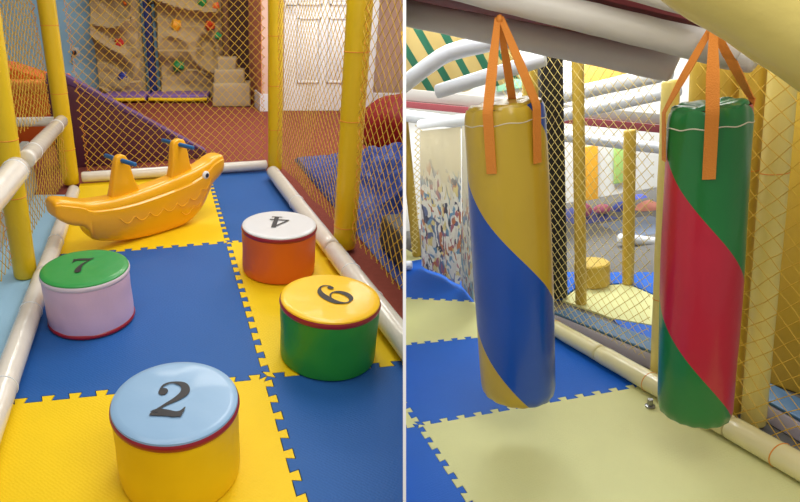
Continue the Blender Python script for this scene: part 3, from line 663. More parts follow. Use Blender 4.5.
# =================================================================== fish-shaped rocker
def rocker():
    yaw = math.radians(42); p0 = LR.at(135, 244); nrm = Vector((-math.sin(yaw), math.cos(yaw), 0)); hw = .075
    o = p0 + nrm * hw + Vector((.022, .012, 0))
    t = root(LR, 'rocker', (o.x, o.y, 0), 'yellow plastic fish-shaped rocker with two blue-handled grips', 'rocking toy', None, yaw)
    mY = mat('golden_plastic', (246, 176, 12), .33, coat=.35, mott=.03)
    # body: cross-sections along the length (s, z_bottom, z_top, half width)
    S = [(-.418, .27, .30, .02), (-.412, .245, .322, .06), (-.385, .215, .330, .07), (-.34, .185, .318, .074), (-.295, .168, .302, .075), (-.268, .14, .292, .075), (-.252, .095, .287, .076), (-.215, .062, .280, .077),
         (-.10, .028, .272, .079), (.0, .01, .275, .08), (.10, .002, .284, .08), (.20, .001, .296, .079), (.30, .006, .310, .077), (.38, .03, .322, .076), (.45, .085, .338, .074), (.495, .155, .352, .072),
         (.53, .208, .368, .07), (.575, .238, .378, .066), (.612, .262, .372, .05), (.628, .29, .345, .018)]
    ext = cr([(s, zb, zt) for s, zb, zt, w_ in S], 8); wd = cr([(s, w_, 0) for s, zb, zt, w_ in S], 8)
    bm = bmesh.new(); rings = []; ns = 96
    for (a, b) in zip(ext, wd):
        s, zb, zt = a; hwid = max(.004, b.y); ring = []
        zc, hh = (zb + zt) / 2, max(.004, (zt - zb) / 2)
        for k in range(ns):
            an = 2 * PI * k / ns; cx, cz = math.cos(an), math.sin(an); e = .42
            yy = math.copysign(abs(cx) ** e, cx); zz = math.copysign(abs(cz) ** e, cz)
            # flanks swell outwards to a ridge below the deck and narrow to the keel
            narrow = 1 - .30 * max(0, (-zz + .1)) ** 1.5 if s > -.25 else 1
            y = yy * hwid * narrow; z = zc + hh * zz
            if zz > .6: y *= .90
            ring.append(bm.verts.new((s, y, z)))
        rings.append(ring)
    for a, b in zip(rings, rings[1:]):
        for k in range(ns): bm.faces.new((a[k], a[(k + 1) % ns], b[(k + 1) % ns], b[k]))
    bm.faces.new(rings[0][::-1]); bm.faces.new(rings[-1]); bmesh.ops.recalc_face_normals(bm, faces=bm.faces)
    body = build(bm, 'rocker_body', mY, parent=t)
    # raised scalloped scale lines along each flank
    def flank(x, z):
        k = min(range(len(ext)), key=lambda i: abs(ext[i].x - x)); zb, zt = ext[k].y, ext[k].z; zz = (z - (zb + zt) / 2) / max(.004, (zt - zb) / 2); e = .42
        zz = max(-.98, min(.98, zz)); return (1 - abs(zz) ** (2 / e)) ** (e / 2) * wd[k].y * (1 - .30 * max(0, (-zz + .1)) ** 1.5)
    for row, (xa, xb, f0) in enumerate(((-.10, .50, .46), (.28, .47, .25))):
        for sd in (1, -1):
            pts = []; n = int((xb - xa) / .006)
            for i in range(n + 1):
                x = xa + (xb - xa) * i / n; k = min(range(len(ext)), key=lambda q: abs(ext[q].x - x)); zb, zt = ext[k].y, ext[k].z
                z = zb + (zt - zb) * f0 + .03 - .034 * abs(math.sin((x - xa) / .088 * PI)) ; pts.append((x, sd * flank(x, z), z))
            bm = bmesh.new(); tube(bm, pts, .0035, 6); build(bm, 'scale_ridge', mY, parent=body)
    # handle fins with bars
    for (s0, s1, st0, st1, zt, zb) in ((-.10, .058, -.054, .010, .478, .26), (.262, .41, .292, .372, .503, .285)):
        pts = [(s0 - .01, zb), (s0 + .008, zb + .06), (st0 - .004, zt - .03), (st0 + .006, zt - .006), ((st0 + st1) / 2, zt + .004), (st1 - .006, zt - .006), (st1 + .006, zt - .03), (s1 - .016, zb + .07), (s1 + .012, zb)]
        bm = bmesh.new(); prism(bm, [(x, -.03, z) for x, z in pts], (0, .06, 0), .011)
        sm = (st0 + st1) / 2
        for v in bm.verts: v.co.y *= 1 - .35 * max(0, (v.co.z - zb) / (zt - zb))
        bmesh.ops.rotate(bm, cent=(sm, 0, 0), matrix=Matrix.Rotation(math.radians(2), 3, 'Z'), verts=bm.verts)
        f = build(bm, 'grip_fin', mY, parent=t)
        bm = bmesh.new(); sm = (st0 + st1) / 2; zz = zt - .028
        tube(bm, [(sm, -.135, zz), (sm, -.13, zz), (sm, .13, zz), (sm, .135, zz)], .012, 14, radii=[.008, .012, .012, .008])
        bmesh.ops.rotate(bm, cent=(sm, 0, 0), matrix=Matrix.Rotation(math.radians(6), 3, 'Z'), verts=bm.verts)
        build(bm, 'grip_bar', M['bluebar'], parent=t)
    for sd in (-1, 1):
        bm = bmesh.new(); xs, zs, ys = .462, .288, sd * .071
        bmesh.ops.create_uvsphere(bm, u_segments=20, v_segments=12, radius=.024, matrix=Matrix.Translation((xs, ys, zs)) @ Matrix.Diagonal((1, .35, 1, 1)))
        e = build(bm, 'eye', M['eyew'], parent=t)
        bm = bmesh.new(); bmesh.ops.create_uvsphere(bm, u_segments=16, v_segments=10, radius=.014, matrix=Matrix.Translation((xs + .004, ys + sd * .005, zs - .002)) @ Matrix.Diagonal((1, .45, 1, 1)))
        build(bm, 'pupil', M['eyeb'], parent=e)
    return t
rocker()

# =================================================================== RIGHT ROOM: setting
R = RR
bm = bmesh.new(); box(bm, -1.5, .2, -.06, 7.0, 5.85, -.016); struct(bm, 'floor', M['slab'], R, clip=True)
bm = bmesh.new(); box(bm, -1.5, 5.75, -.016, 9.0, 5.85, 3.4); struct(bm, 'wall_back', M['rwall'], R, clip=True)
bm = bmesh.new(); box(bm, 6.9, .2, -.016, 7.0, 5.75, 3.4); struct(bm, 'wall_right', M['rwall'], R, clip=True)
# mats
rail_a, rail_b = R.at(557, 337, .0), R.at(800, 479, .0); rail_d = (rail_b - rail_a).normalized()
ra_ = Vector((rail_a.x, rail_a.y)); rd = Vector((rail_d.x, rail_d.y))
h2l, h2r, h1l, h1r = R.at(415, 425), R.at(600, 392), R.at(408, 344), R.at(475, 337)
vs0, vs1 = R.at(419, 425), R.at(469, 501)
X = R.at
V2r = line_x(h2l, h2r, vs0, vs1); V1r = line_x(h1l, h1r, vs0, vs0 + (X(408, 407) - X(419, 428)) if False else vs1)
vd = (V1r - V2r).normalized(); V0r = V1r + vd * (V1r - V2r).length * .82; V3r = V2r - vd * 1.05
hdir = (Vector(h2r[:2]) - Vector(h2l[:2])).normalized(); h1dir = (Vector(h1r[:2]) - Vector(h1l[:2])).normalized()
E2 = line_x(V2r, V2r + hdir, ra_, ra_ + rd); E1 = line_x(V1r, V1r + h1dir, ra_, ra_ + rd)
h0dir = (Vector(X(470, 301)[:2]) - Vector(X(408, 298)[:2])).normalized(); V0r = line_x(V2r, V1r, X(408, 298), X(470, 301))
E0 = line_x(X(408, 298), X(470, 301), ra_, ra_ + rd); E3 = ra_ + rd * 2.6
Vm = line_x(V2r, V1r, X(406, 277), X(440, 277)); Em = line_x(Vm, Vm + hdir, ra_, ra_ + rd)
s0 = seam(V0r, V1r); s1_ = seam(V1r, V2r); s2_ = seam(V2r, V3r); t0 = seam(V0r, E0); t1 = seam(V1r, E1); t2 = seam(V2r, E2)
GM = 'interlocking foam mats in the right-hand play area'
mat_tile(R, M['pale'], [(t2, 0), (straight(E2, E3), 0), (straight(E3, V3r), 0), (s2_, 1)], 'large pale green foam mat below both hanging bags', GM, clip=True)
mat_tile(R, M['rblue'], [(t1, 0), (straight(E1, E2), 0), (t2, 1), (s1_, 1)], 'blue foam mat under the blue and yellow bag', GM, clip=True)
mat_tile(R, M['pale'], [(t0, 0), (straight(E0, E1), 0), (t1, 1), (s0, 1)], 'pale green foam mat between two blue ones near the banner', GM, clip=True)
mat_tile(R, M['rblue'], [(straight(Vm, Em), 0), (straight(Em, E0), 0), (t0, 1), (straight(V0r, Vm), 0)], 'farthest blue foam mat at the foot of the banner', GM, clip=True)
Vn = Vm + vd * .8; En = Em - rd * .8
mat_tile(R, M['pale'], [(straight(Vn, En), 0), (straight(En, Em), 0), (straight(Em, Vm), 0), (straight(Vm, Vn), 0)], 'pale green foam mat at the back behind the banner', GM, clip=True)
W2, W3, W1 = V2r - hdir * 1.0, V3r - hdir * 1.0, V1r - hdir * 1.0
sl = seam(V2r, W2)
mat_tile(R, M['rblue'], [(s2_, 0), (straight(V3r, W3), 0), (straight(W3, W2), 0), (sl, 1)], 'blue foam mat beside the large pale one, nearest the partition', GM, clip=True)
mat_tile(R, M['pale'], [(s1_, 0), (sl, 0), (straight(W2, W1), 0), (straight(W1, V1r), 0)], 'pale green foam mat showing only a corner by the partition', GM, clip=True)
# mats beyond the fence
def quadmat(room, m, px, label, group, clip=False):
    P4 = [Vector(room.at(u, v)[:2]) for u, v in px]; n = len(P4)
    mat_tile(room, m, [(straight(P4[i], P4[(i + 1) % n]), 0) for i in range(n)], label, group, clip=clip)
GF = 'foam mats beyond the fence'
quadmat(R, M['pale'], [(580, 286), (628, 284), (700, 315), (700, 333), (612, 318), (562, 300)], 'pale green foam mat beyond the fence', GF)
quadmat(R, M['rblue'], [(613, 319), (700, 334), (700, 362), (640, 345)], 'blue foam mat beyond the fence beside the low ledge', GF)
quadmat(R, M['rblue'], [(540, 272), (660, 272), (760, 318), (700, 314), (628, 283), (580, 285), (560, 299), (530, 299)], 'blue foam mat beyond the fence under the far yellow stool', GF)

# rail, ledge
rz = .0525; rA = Vector((rail_a.x, rail_a.y, rz)) - rail_d * .55; rJ1 = R.at(668, 400); rJ2 = R.at(732, 436)
def on_rail(u, v):
    q = line_x(ra_, ra_ + rd, R.at(u, v), R.at(u, v) + Vector((1, 0, 0))); return Vector((q.x, q.y, rz))
j1 = on_rail(600, 362); j2 = on_rail(732, 437)
GRR = 'cream padded floor rail sections of the right-hand fence'
padded(R, 'padded_rail', rA, j1, .047, M['raily'], 'cream padded floor rail section behind the blue and yellow bag', 'rail', GRR, (.6,))
padded(R, 'padded_rail', j1 + rail_d * .004, j2, .049, M['raily'], 'cream padded floor rail section passing below the red and green bag', 'rail', GRR, (.45,))
padded(R, 'padded_rail', j2 + rail_d * .004, rail_b * 1 + rail_d * .7 + Vector((0, 0, rz)), .050, M['raily'], 'cream padded floor rail section with a bright streak, nearest the viewer', 'rail', GRR, (.2, .5))
p = R.at(650, 407)
bm = bmesh.new(); lathe(bm, [(0, 0), (.02, 0), (.02, .008), (.011, .01), (.011, .04), (0, .04)], 20)
o = build(bm, 'rail_foot', M['steel'], room=R); o.matrix_world = R.M @ Matrix.Translation((p.x, p.y, .0015)); props(o, 'small steel foot beside the floor rail at the red and green bag', 'rail foot')
# low ledge beyond the rail: lavender face, slate-blue top
def ledge(a, b, e0, e1, wd, label):
    a, b = Vector((a.x, a.y, 0)), Vector((b.x, b.y, 0)); d = (b - a).normalized(); a = a - d * e0; b = b + d * e1
    n = Vector((-d.y, d.x, 0)); n = n if n.x > 0 else -n; L_ = b - a
    t = root(R, 'padded_ledge', (a.x, a.y, 0), label, 'ledge', 'low padded ledges beyond the fence')
    bm = bmesh.new(); prism(bm, [Vector((0, 0, -.014)), L_ + Vector((0, 0, -.014)), L_ + n * wd + Vector((0, 0, -.014)), n * wd + Vector((0, 0, -.014))], (0, 0, .089), .008); build(bm, 'ledge_side', M['lav'], parent=t)
    bm = bmesh.new(); prism(bm, [Vector((0, 0, .076)), L_ + Vector((0, 0, .076)), L_ + n * wd + Vector((0, 0, .076)), n * wd + Vector((0, 0, .076))], (0, 0, .018), .006); build(bm, 'ledge_top', M['teal'], parent=t)
ledge(R.at(554, 312, .094), R.at(649, 350, .094), .0, .12, .12, 'low lavender and slate-blue padded ledge behind the fine net')
ledge(R.at(768, 406, .07), R.at(800, 424, .07), .12, .5, .12, 'low lavender and slate-blue padded ledge right of the upright tubes')

# ------------------------------------------------------------------ punching bags
def punch_bag(u, vb, hb, vtop, vapex, D, ctop, cband, v_edge, v_edge2, straps, label, lean=0):
    ax = R.at(u, vb, hb); x, y = ax.x, ax.y; zt = R.height(ax, vtop) ; za = R.height(ax, vapex)
    Lb = zt - hb; r = D / 2
    pxm = Lb / (vb - 4 - vtop)                              # metres per pixel row on the bag
    per = 294 * pxm; ztop_edge = zt - (v_edge - vtop) * pxm - hb
    t = root(R, 'punching_bag', (x, y, hb), label, 'punching bag', 'punching bags hung from the overhead tubes')
    phi0 = math.atan2(-y, -x)                               # towards the viewer
    m = mat_bag('bag_vinyl_' + label.split()[0], ctop, cband, ztop_edge, per, phi0)
    bm = bmesh.new(); seg, nz = 96, 90; rings = []
    prof = [(.0, .0), (.55, .0), (.85, .004), (.95, .016), (.99, .04)] + [(1, .04 + (Lb - .07) * k / nz) for k in range(1, nz)] + [(.99, Lb - .03), (.97, Lb - .012), (.93, Lb)]
    for q, z in prof:
        if q == 0: rings.append([bm.verts.new((0, 0, z))]); continue
        ring = []
        for k in range(seg):
            a = 2 * PI * k / seg; up = max(0, (z - (Lb - .22)) / .22)
            fold = up ** 1.6 * (.022 * math.sin(a * 7 + 1) + .012 * math.sin(a * 13)) + .018 * noise.noise(Vector((math.cos(a) * 2, math.sin(a) * 2, z * 3 + u)))
            low = max(0, 1 - z / .05) * .02 * math.sin(a * 16)
            rr = r * q * (1 + fold + low) * (.955 + .045 * min(1, (Lb - z) / .5) * 1.0 + .02 * math.sin(PI * z / Lb))
            zz = z + (up ** 4) * .004 * math.sin(a * 9)
            ring.append(bm.verts.new((rr * math.cos(a), rr * math.sin(a), zz)))
        rings.append(ring)
    for a, b in zip(rings, rings[1:]):
        for k in range(seg):
            if len(a) == 1: bm.faces.new((a[0], b[(k + 1) % seg], b[k]))
            else: bm.faces.new((a[k], a[(k + 1) % seg], b[(k + 1) % seg], b[k]))
    bmesh.ops.recalc_face_normals(bm, faces=bm.faces)
    body = build(bm, 'bag_body', m, parent=t)
    # gathered, puckered top closing the sleeve
    bm = bmesh.new(); rings = []
    for q, z in ((.93, Lb - .004), (.90, Lb + .008), (.82, Lb + .013), (.6, Lb + .010), (.3, Lb + .004), (.0, Lb + .0)):
        if q == 0: rings.append([bm.verts.new((0, 0, z))]); continue
        rings.append([bm.verts.new((r * .95 * q * (1 + .012 * math.sin(a * 11)) * math.cos(a), r * .95 * q * (1 + .012 * math.sin(a * 11)) * math.sin(a), z + q * (.003 * math.sin(a * 9 + q * 5) + .003 * math.sin(a * 5)))) for a in [2 * PI * k / seg for k in range(seg)]])
    for a, b in zip(rings, rings[1:]):
        for k in range(seg):
            if len(b) == 1: bm.faces.new((a[k], a[(k + 1) % seg], b[0]))
            else: bm.faces.new((a[k], a[(k + 1) % seg], b[(k + 1) % seg], b[k]))
    bmesh.ops.recalc_face_normals(bm, faces=bm.faces)
    build(bm, 'gathered_top', mat('bag_cap_' + label.split()[0], tuple(int(c * .95) for c in ctop), .35, coat=.5, bump=.4, bscale=14), parent=t)
    # pale stitched hem under the rim
    bm = bmesh.new(); pts = []
    for k in range(97):
        a = 2 * PI * k / 96; up = .75
        fold = up ** 1.6 * (.022 * math.sin(a * 7 + 1) + .012 * math.sin(a * 13)) + .018 * noise.noise(Vector((math.cos(a) * 2, math.sin(a) * 2, (Lb - .05) * 3 + u)))
        rr = r * (1 + fold) * .961 + .0005; pts.append((rr * math.cos(a), rr * math.sin(a), Lb - .055 + .003 * math.sin(a * 9)))
    tube(bm, pts, .0022, 6, caps=False); build(bm, 'stitched_hem', mat('pale_hem_' + label.split()[0], (214, 206, 180), .5), parent=t)
    # webbing straps
    zap = za - hb
    for (ph, z_end_px, wd, dx) in straps:
        a = phi0 + math.radians(ph); d = Vector((math.cos(a), math.sin(a), 0)); tang = Vector((-d.y, d.x, 0))
        rim = d * (r * 1.02); ze = Lb - (z_end_px - vtop) * pxm if z_end_px else Lb - .02
        n1 = 14; pts = []
        ap = Vector((0, 0, zap)) + tang * dx
        for k in range(n1 + 1):
            s = k / n1; pts.append((ap.lerp(rim + Vector((0, 0, Lb + .01)), s), wd * (.55 + .45 * min(1, s * 1.6)), s))
        for k in range(1, 15):
            s = k / 14; z = Lb + .01 - (Lb + .01 - ze) * s
            pts.append((d * (r * (1.02 + .035 * min(1, 1 - s) + .01)) + Vector((0, 0, z)), wd, 1))
        bm = bmesh.new(); th = .0035; rows = []
        vdir = Vector((-phi0 and math.cos(phi0) or 0, math.sin(phi0), 0)); side0 = Vector((-math.sin(phi0), math.cos(phi0), 0))
        for i, (pp_, w_, s) in enumerate(pts):
            sd = tang if s >= 1 else (side0 * (1 - s) + (tang if tang.dot(side0) > 0 else tang * -1) * s).normalized()
            if s >= 1 and tang.dot(side0) < 0: sd = -tang
            nn = d if s >= 1 else (Vector((math.cos(phi0), math.sin(phi0), 0)) * (1 - s) + d * s)
            nn = (nn - sd * nn.dot(sd)); nn = nn.normalized() if nn.length > .05 else d
            rows.append([bm.verts.new(pp_ + sd * (w_ / 2) * e + nn * th * f) for e, f in ((-1, 0), (1, 0), (1, 1), (-1, 1))])
        for A_, B_ in zip(rows, rows[1:]):
            for k in range(4): bm.faces.new((A_[k], A_[(k + 1) % 4], B_[(k + 1) % 4], B_[k]))
        bm.faces.new(rows[0][::-1]); bm.faces.new(rows[-1]); bmesh.ops.recalc_face_normals(bm, faces=bm.faces)
        build(bm, 'strap', M['strap'], parent=t)
    # knot of webbing over the tube
    bm = bmesh.new(); torus(bm, (0, 0, zap - .008), (side0.x, side0.y, 0), .010, .006, 18, 8)
    for v in bm.verts: v.co += side0 * (v.co.dot(side0)) * .6
    build(bm, 'strap_loop', M['strap'], parent=t)
    return ax, zt, za
bag1 = punch_bag(518, 393, .22, 106, 17, .300, (200, 168, 44), (10, 76, 172), 156, 0, ((-20, 158, .037, -.006), (42, 154, .035, .006), (168, 0, .03, .0)), 'blue and yellow spiral punching bag hung near the middle')
bag2 = punch_bag(693.5, 414, .25, 107, 24, .230, (16, 118, 50), (190, 22, 50), 129, 0, ((4, 163, .034, .0), (-72, 150, .032, -.006), (120, 0, .032, .006)), 'red and green spiral punching bag hung beside the yellow tubes')

# ------------------------------------------------------------------ overhead tubes and boards
GT = 'grey padded tubes under the overhead deck'
def otube(p, q, y0, y1, r, m, label, ties=(), g=GT, ext=(0, 0), cat='overhead tube', name='padded_tube', wob=.03):
    a, b = R.py(p[0], p[1], y0), R.py(q[0], q[1], y1); d = (b - a)
    return padded(R, name, a - d * ext[0], b + d * ext[1], r, m, label, cat, g, ties, clip=True, wob=wob), a, b
y1b, y2b = bag1[0].y, bag2[0].y
o_, t2a, t2b = otube((498, -4), (708, 47), y1b, y2b + .10, .05, M['dimtube'], 'grey padded tube that both bag straps are looped under', (), ext=(.75, .12))
o_, t3a, t3b = otube((406, 13), (676, 67), 2.75, 2.12, .056, M['dimtube'], 'grey padded tube with its end at the pale yellow fence post', (), ext=(.2, .0))
o_, t1a, t1b = otube((570, -30), (702, 5), 2.02, y2b, .04, M['dimtube'], 'topmost grey padded tube over the red and green bag', (), ext=(.5, .06))
# maroon underside of the deck above the tubes
up = Vector((0, 0, .062))
d3 = (t3b - t3a); d1 = (t1b - t1a); d2_ = (t2b - t2a)
bm = bmesh.new(); prism(bm, [t3a - d3 * .3 + Vector((0, .6, .068)), t3b + d3 * .0 + Vector((0, .25, .068)), t2b + d2_ * .1 + Vector((0, 0, .07)), t2a - d2_ * .75 + Vector((0, 0, .07))], (0, 0, .02))
struct(bm, 'ceiling_board', M['mboard'], R, clip=True)
bm = bmesh.new(); prism(bm, [t1a - d1 * .5 + Vector((0, .07, .05)), t1b + d1 * .06 + Vector((0, .07, .05)), t1b + d1 * .06 + Vector((0, .40, .09)), t1a - d1 * .5 + Vector((0, .40, .09))], (0, 0, .02))
struct(bm, 'ceiling_panel', M['mboard'], R, clip=True)
# big yellow padded beam, top right
otube((700, -38), (822, 44), 1.37, 1.35, .10, M['postr'], 'thick pale yellow padded beam crossing the top corner', (), g=None, ext=(.6, .6), cat='padded beam', name='padded_beam')
otube((722, 54), (758, 60), 1.98, 1.9, .045, M['dimtube'], 'short grey tube behind the thick yellow beam', ())
# grey-white pipes
otube((528, 104), (662, 74), 4.0, 3.2, .047, M['greytube'], 'grey-white pipe slanting up from the blue and yellow bag', (), ext=(.1, .05))
pts = [Vector(q) for q in (R.py(392, 94, 3.3), R.py(425, 68, 3.25), R.py(440, 57.5, 3.22), R.py(450, 52.5, 3.2), R.py(464, 48.5, 3.15), R.py(510, 38, 3.0))]
fine = [p.lerp(q, k / 6) for p, q in zip(pts, pts[1:]) for k in range(6)] + [pts[-1]]
fine = [fine[0]] + [(fine[k - 1] + fine[k] + fine[k + 1]) / 3 for k in range(1, len(fine) - 1)] + [fine[-1]]
bm = bmesh.new(); tube(bm, fine, .047, 22)
props(build(bm, 'padded_tube', M['greytube'], room=R, loc=fine[0], clip=True), 'bent grey-white pipe below the striped awning', 'overhead tube', GT)
otube((436, 92), (546, 58), 3.25, 2.95, .04, M['greytube'], 'second grey-white pipe below the first one', ())
otube((560, 116), (680, 90), 4.1, 3.9, .045, M['greytube'], 'white pipe behind the fence net', ())
# far deck: grey board, maroon edge, white tube
def fdeck(v0l, v0r, v1l, v1r, y, th, m, name, label, cat):
    a, b, c, d = R.py(400, v0l, y), R.py(700, v0r, y), R.py(700, v1r, y), R.py(400, v1l, y)
    bm = bmesh.new(); prism(bm, [a, b, c, d], (0, th, 0), .004)
    return props(build(bm, name, m, room=R, loc=a, clip=True), label, cat)
fdeck(88, 118, 100, 128, 4.7, .4, M['gboard'], 'deck_board', 'long grey deck board behind the fence net and the pipes', 'deck board')
fdeck(100.6, 128.6, 107, 137, 4.66, .5, M['mboard'], 'deck_edge', 'long maroon strip under the grey deck board', 'board edge')
otube((400, 115), (690, 152), 4.6, 4.6, .048, M['greytube'], 'long white tube under the maroon strip', (), ext=(.05, .05), g=None)
# striped awning
a, b, c, d = R.py(396, 20, 5.2), R.py(470, 40, 5.2), R.py(458, 78, 5.4), R.py(396, 78, 5.4)
bpy.context.view_layer.update(); o0 = R.py(400, 40, 5.2)
bm = bmesh.new(); ww = (b - a).length * 1.6
nxa = 24; rows = []
for j in range(9):
    rows.append([bm.verts.new((-.3 + ww * i / nxa + j * .05, .04 * j, .34 - .11 * j + .02 * math.sin(i * .9))) for i in range(nxa + 1)])
for j in range(8):
    for i in range(nxa): bm.faces.new((rows[j][i], rows[j][i + 1], rows[j + 1][i + 1], rows[j + 1][i]))
bmesh.ops.solidify(bm, geom=bm.faces[:], thickness=.01)
side = Matrix.Translation(o0)
bmesh.ops.translate(bm, vec=o0, verts=bm.verts)
o = build(bm, 'awning', M['awning'], room=R, loc=o0, clip=True); props(o, 'green and cream striped awning at the top by the partition', 'awning')

# ------------------------------------------------------------------ fence posts, columns, nets
GY = 'yellow padded posts of the right-hand play area'
def vpost(u, vb, vt, r, m, label, ties=(), y=None, bz=.0015, group=GY, topu=None, ztop=None):
    a = R.at(u, vb) if y is None else R.py(u, vb, y)
    zb = bz if y is None else a.z; zt = ztop or R.height(a, vt)
    return padded(R, 'padded_post', (a.x, a.y, zb), (a.x, a.y, zt), r, m, label, 'post', group, ties, clip=True, wob=.02), a
fp = R.at(658, 379); ft_ = R.pp(671, 80, fp, fp + Vector((1, 0, 0)))
padded(R, 'padded_post', (fp.x, fp.y, .0015), ft_, .034, M['postr'], 'slim pale yellow fence post half hidden by the red and green bag', 'post', GY, (.3,), wob=.02)
vpost(581, 304, 52, .033, M['posty'], 'golden post standing beside the black column')
vpost(538, 306, 58, .045, M['posty'], 'golden post just behind the blue and yellow bag')
a = R.at(549, 302); b = R.at(572, 302); zc = R.height(a, 50)
bm = bmesh.new(); box(bm, a.x, a.y, .0015, a.x + (b - a).length, a.y + .12, zc, .02)
props(build(bm, 'padded_column', M['blackpad'], room=R, loc=(a.x, a.y, 0)), 'black padded column behind the fence net', 'column')
vpost(628, 284, 130, .035, M['posty'], 'far golden post under the long white tube')
o_, _ = vpost(417, 256, 120, .04, M['posty'], 'far pale golden post between the partition and the banner')
GV = 'upright yellow padded tubes beside the red and green bag'
for (u, vb, vt, r, mm, lab) in ((753, 424, 40, .042, 'postr', 'broad pale yellow upright tube, nearest the right of the bag'), (730, 412, 44, .040, 'posty', 'golden upright tube squeezed between the bag and the pale one'),
                                (708, 401, 50, .040, 'posty', 'golden upright tube mostly hidden by the red and green bag'), (687, 390, 55, .040, 'posty', 'golden upright tube wholly behind the bag but for its top')):
    vpost(u, vb, vt, r, M[mm], lab, (.7,), group=GV)
# yellow padded wall panel further right
pA_ = R.at(752, 380); pB_ = R.at(835, 410)
bm = bmesh.new(); nn_ = Vector((.97, .25, 0)) * .1
prism(bm, [(pA_.x + .04, pA_.y, -.014), (pB_.x + .04, pB_.y, -.014), (pB_.x + .14, pB_.y, -.014), (pA_.x + .14, pA_.y, -.014)], (0, 0, 2.2), .015)
props(build(bm, 'foam_slab', M['posty'], room=R, loc=(pA_.x, pA_.y, 0)), 'dull golden foam slab standing behind the ledge at the right', 'foam slab')
GRN = 'nets of the right-hand fence'
r0 = Vector((rA.x, rA.y, 0)); rp = Vector((fp.x, fp.y, 0))
noff = Vector((.07, 0, 0)); rq = on_rail(652, 390); rq.z = 0; rq = rq - rail_d * .06
wallnet(r0 + noff, rq + noff - rail_d * .03, .11, 1.85, 'fine straw-coloured fence net between the two bags', pitch=.058, r=.0017, room=R, m=M['netr'], g=GRN)
re = Vector((rail_b.x, rail_b.y, 0)) + rail_d * .5
off = Vector((-.0, 0, 0))
wallnet(rq + noff + rail_d * .16, re + noff, .03, 1.75, 'coarse golden net in front of the upright yellow tubes', pitch=.078, r=.0018, room=R, m=M['net'], g=GRN, wob=.012)
# net by the partition, behind which stands the far post
nA, nB = R.at(410, 266), R.at(424, 268)
net(R, 'straw-coloured net beside the banner', GRN, Vector((nA.x + .02, nA.y, .11)), Vector((1, 0, 0)), nB.x - nA.x - .03, 1.1, .05, .003, M['netr'], V=(.13, 0, 1))
padded(R, 'padded_rail', (nA.x - .25, nA.y, .045), (nB.x - .10, nB.y, .045), .04, M['greytube'], 'white padded floor rail between the partition and the banner', 'rail', None, clip=True)

# banner
b0, b1_ = R.at(422, 268), R.at(461, 287); b2_ = R.at(472, 301)
zt0, zt1 = R.height(b0, 130), R.height(b1_, 127)
T0, T1 = R.pp(420.5, 131, b0, b1_), R.pp(460, 127, b0, b1_)
bm = bmesh.new(); nxb, nzb = 20, 24; g = []
dB = (b1_ - b0); nB_ = Vector((dB.y, -dB.x, 0)).normalized(); nB_ = nB_ if nB_.y < 0 else -nB_
for j in range(nzb + 1):
    g.append([])
    for i in range(nxb + 1):
        s, q = i / nxb, j / nzb; p = lerp(b0, b1_, s) + Vector((0, 0, .02)); tp_ = lerp(T0, T1, s)
        off = .012 * math.sin(s * 9 + q * 2) * (1 - .6 * q)
        g[-1].append(bm.verts.new(p.lerp(tp_, q) + nB_ * off))
for j in range(nzb):
    for i in range(nxb): bm.faces.new((g[j][i], g[j][i + 1], g[j + 1][i + 1], g[j + 1][i]))
bmesh.ops.solidify(bm, geom=bm.faces[:], thickness=.006)
t = build(bm, 'printed_banner', M['banner'], room=R, loc=(b0.x, b0.y, 0)); props(t, 'cream banner printed with colourful patches, hanging by the partition', 'banner')
# its narrower side flap
zt2 = R.height(b2_, 124)
bm = bmesh.new(); dB2 = (b2_ - b1_); prism(bm, [b1_ + dB2 * .06 + Vector((0, 0, .02)), b2_ + dB2 * .8 + Vector((0, 0, .02)), R.pp(473, 124, b1_, b2_), R.pp(462, 126, b1_, b2_)], (.006, 0, 0))
props(build(bm, 'printed_banner', M['banner'], room=R, loc=(b1_.x, b1_.y, 0)), 'narrow printed banner strip half hidden by the blue and yellow bag', 'banner')
pa, pb = T0 + Vector((0, 0, .05)), T1 + Vector((0, 0, .05)); 
padded(R, 'padded_tube', pa, pb + (pb - pa) * .5, .035, M['greytube'], 'short white tube along the top of the banner', 'tube', None)

# ------------------------------------------------------------------ things beyond the fence
yF = 5.0
def fbox(u0, u1, v0, v1, y, th, m, name, label, cat, group=None, bev=.015, onfloor=False):
    a, b = R.py(u0, v1, y), R.py(u1, v0, y); z0 = -.012 if onfloor else a.z
    bm = bmesh.new(); box(bm, a.x, y, z0, b.x, y + th, b.z, bev)
    return props(build(bm, name, m, room=R, loc=((a.x + b.x) / 2, y, z0)), label, cat, group)
p = R.at(592, 284)
bm = bmesh.new(); lathe(bm, [(0, 0), (.1, 0), (.11, .01), (.11, R.height(p, 262) - .01), (.1, R.height(p, 262)), (0, R.height(p, 262))], 32)
o = build(bm, 'foam_stool', M['posty'], room=R); o.matrix_world = R.M @ Matrix.Translation((p.x, p.y, .0015)); props(o, 'small round golden foam stool beyond the fence', 'stool')
otube((578, 257), (624, 259), 4.3, 4.3, .03, M['greytube'], 'short white pipe above the golden stool', (), g=None)
otube((619, 238), (690, 246), 4.25, 4.2, .04, M['greytube'], 'white pipe over the grey padded box', (), g=None)
otube((612, 279), (690, 293), 4.0, 3.8, .035, M['postr'], 'pale yellow floor pipe beyond the fence', (), g=None)
fbox(632, 690, 246, 280, 4.4, .5, mat('grey_blue_vinyl', (104, 118, 140), .5, mott=.1), 'padded_box', 'grey padded box beyond the fence', 'padded box', onfloor=True)
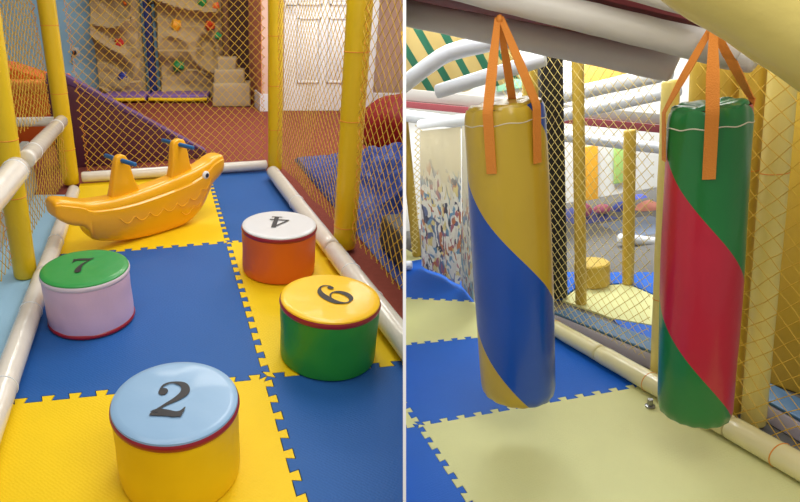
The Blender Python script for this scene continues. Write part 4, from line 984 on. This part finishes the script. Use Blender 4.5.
fbox(578, 620, 227, 256, 4.95, .6, mat('dark_blue_vinyl', (44, 60, 140), .5, mott=.2), 'padded_bench', 'dark blue padded bench beyond the fence', 'bench', onfloor=True)
def lump(u, v, y, sx, sz, m, label, k):
    p = R.py(u, v, y); bm = bmesh.new(); bmesh.ops.create_icosphere(bm, subdivisions=4, radius=1)
    for q in bm.verts:
        q.co *= 1 + .12 * noise.noise(q.co * 2 + Vector((k, 0, 0))); q.co.x *= sx; q.co.y *= sx * .8; q.co.z *= sz
    o = build(bm, 'cushion', M[m], room=R); o.matrix_world = R.M @ Matrix.Translation(p); props(o, label, 'cushion', 'heap of cushions beyond the fence')
lump(585, 210, 5.15, .06, .065, 'pinkc', 'pink cushion at the black column end of the heap', 1)
lump(602, 209, 5.15, .075, .045, 'pinkc', 'flat pink cushion lying beside the blue one', 2)
lump(620, 211, 5.2, .075, .09, 'bluec', 'blue cushion in the middle of the heap', 3)
lump(648, 214, 5.1, .13, .13, 'salmon', 'salmon cushion above the grey padded box', 4)
lump(638, 203, 5.5, .12, .09, 'bluec', 'second blue cushion behind the salmon one', 5)
# items on the far wall
yW = 5.74
def wpanel(u0, u1, v0, v1, m, name, label, cat, th=.03, y=yW):
    return fbox(u0, u1, v0, v1, y - th, th * .9, m, name, label, cat, bev=.004)
wpanel(582, 598, 145, 205, mat('amber_panel', (240, 176, 50), .5), 'wall_panel', 'tall amber panel on the far wall beyond the fence', 'wall panel')
wpanel(615, 626, 146, 184, M['lime'], 'wall_picture', 'lime green picture on the far white wall', 'picture')
wpanel(582, 640, 55, 88, mat('apricot_panel', (250, 190, 90), .5), 'wall_panel', 'apricot panel high on the far wall', 'wall panel')
wpanel(498, 532, 55, 92, mat('sea_green_panel', (150, 206, 170), .6), 'wall_panel', 'sea-green panel on the far wall behind the bag straps', 'wall panel')
wpanel(404, 432, 26, 60, mat('sun_yellow_panel', (246, 196, 60), .6), 'wall_panel', 'sun-yellow panel on the far wall above the awning', 'wall panel')
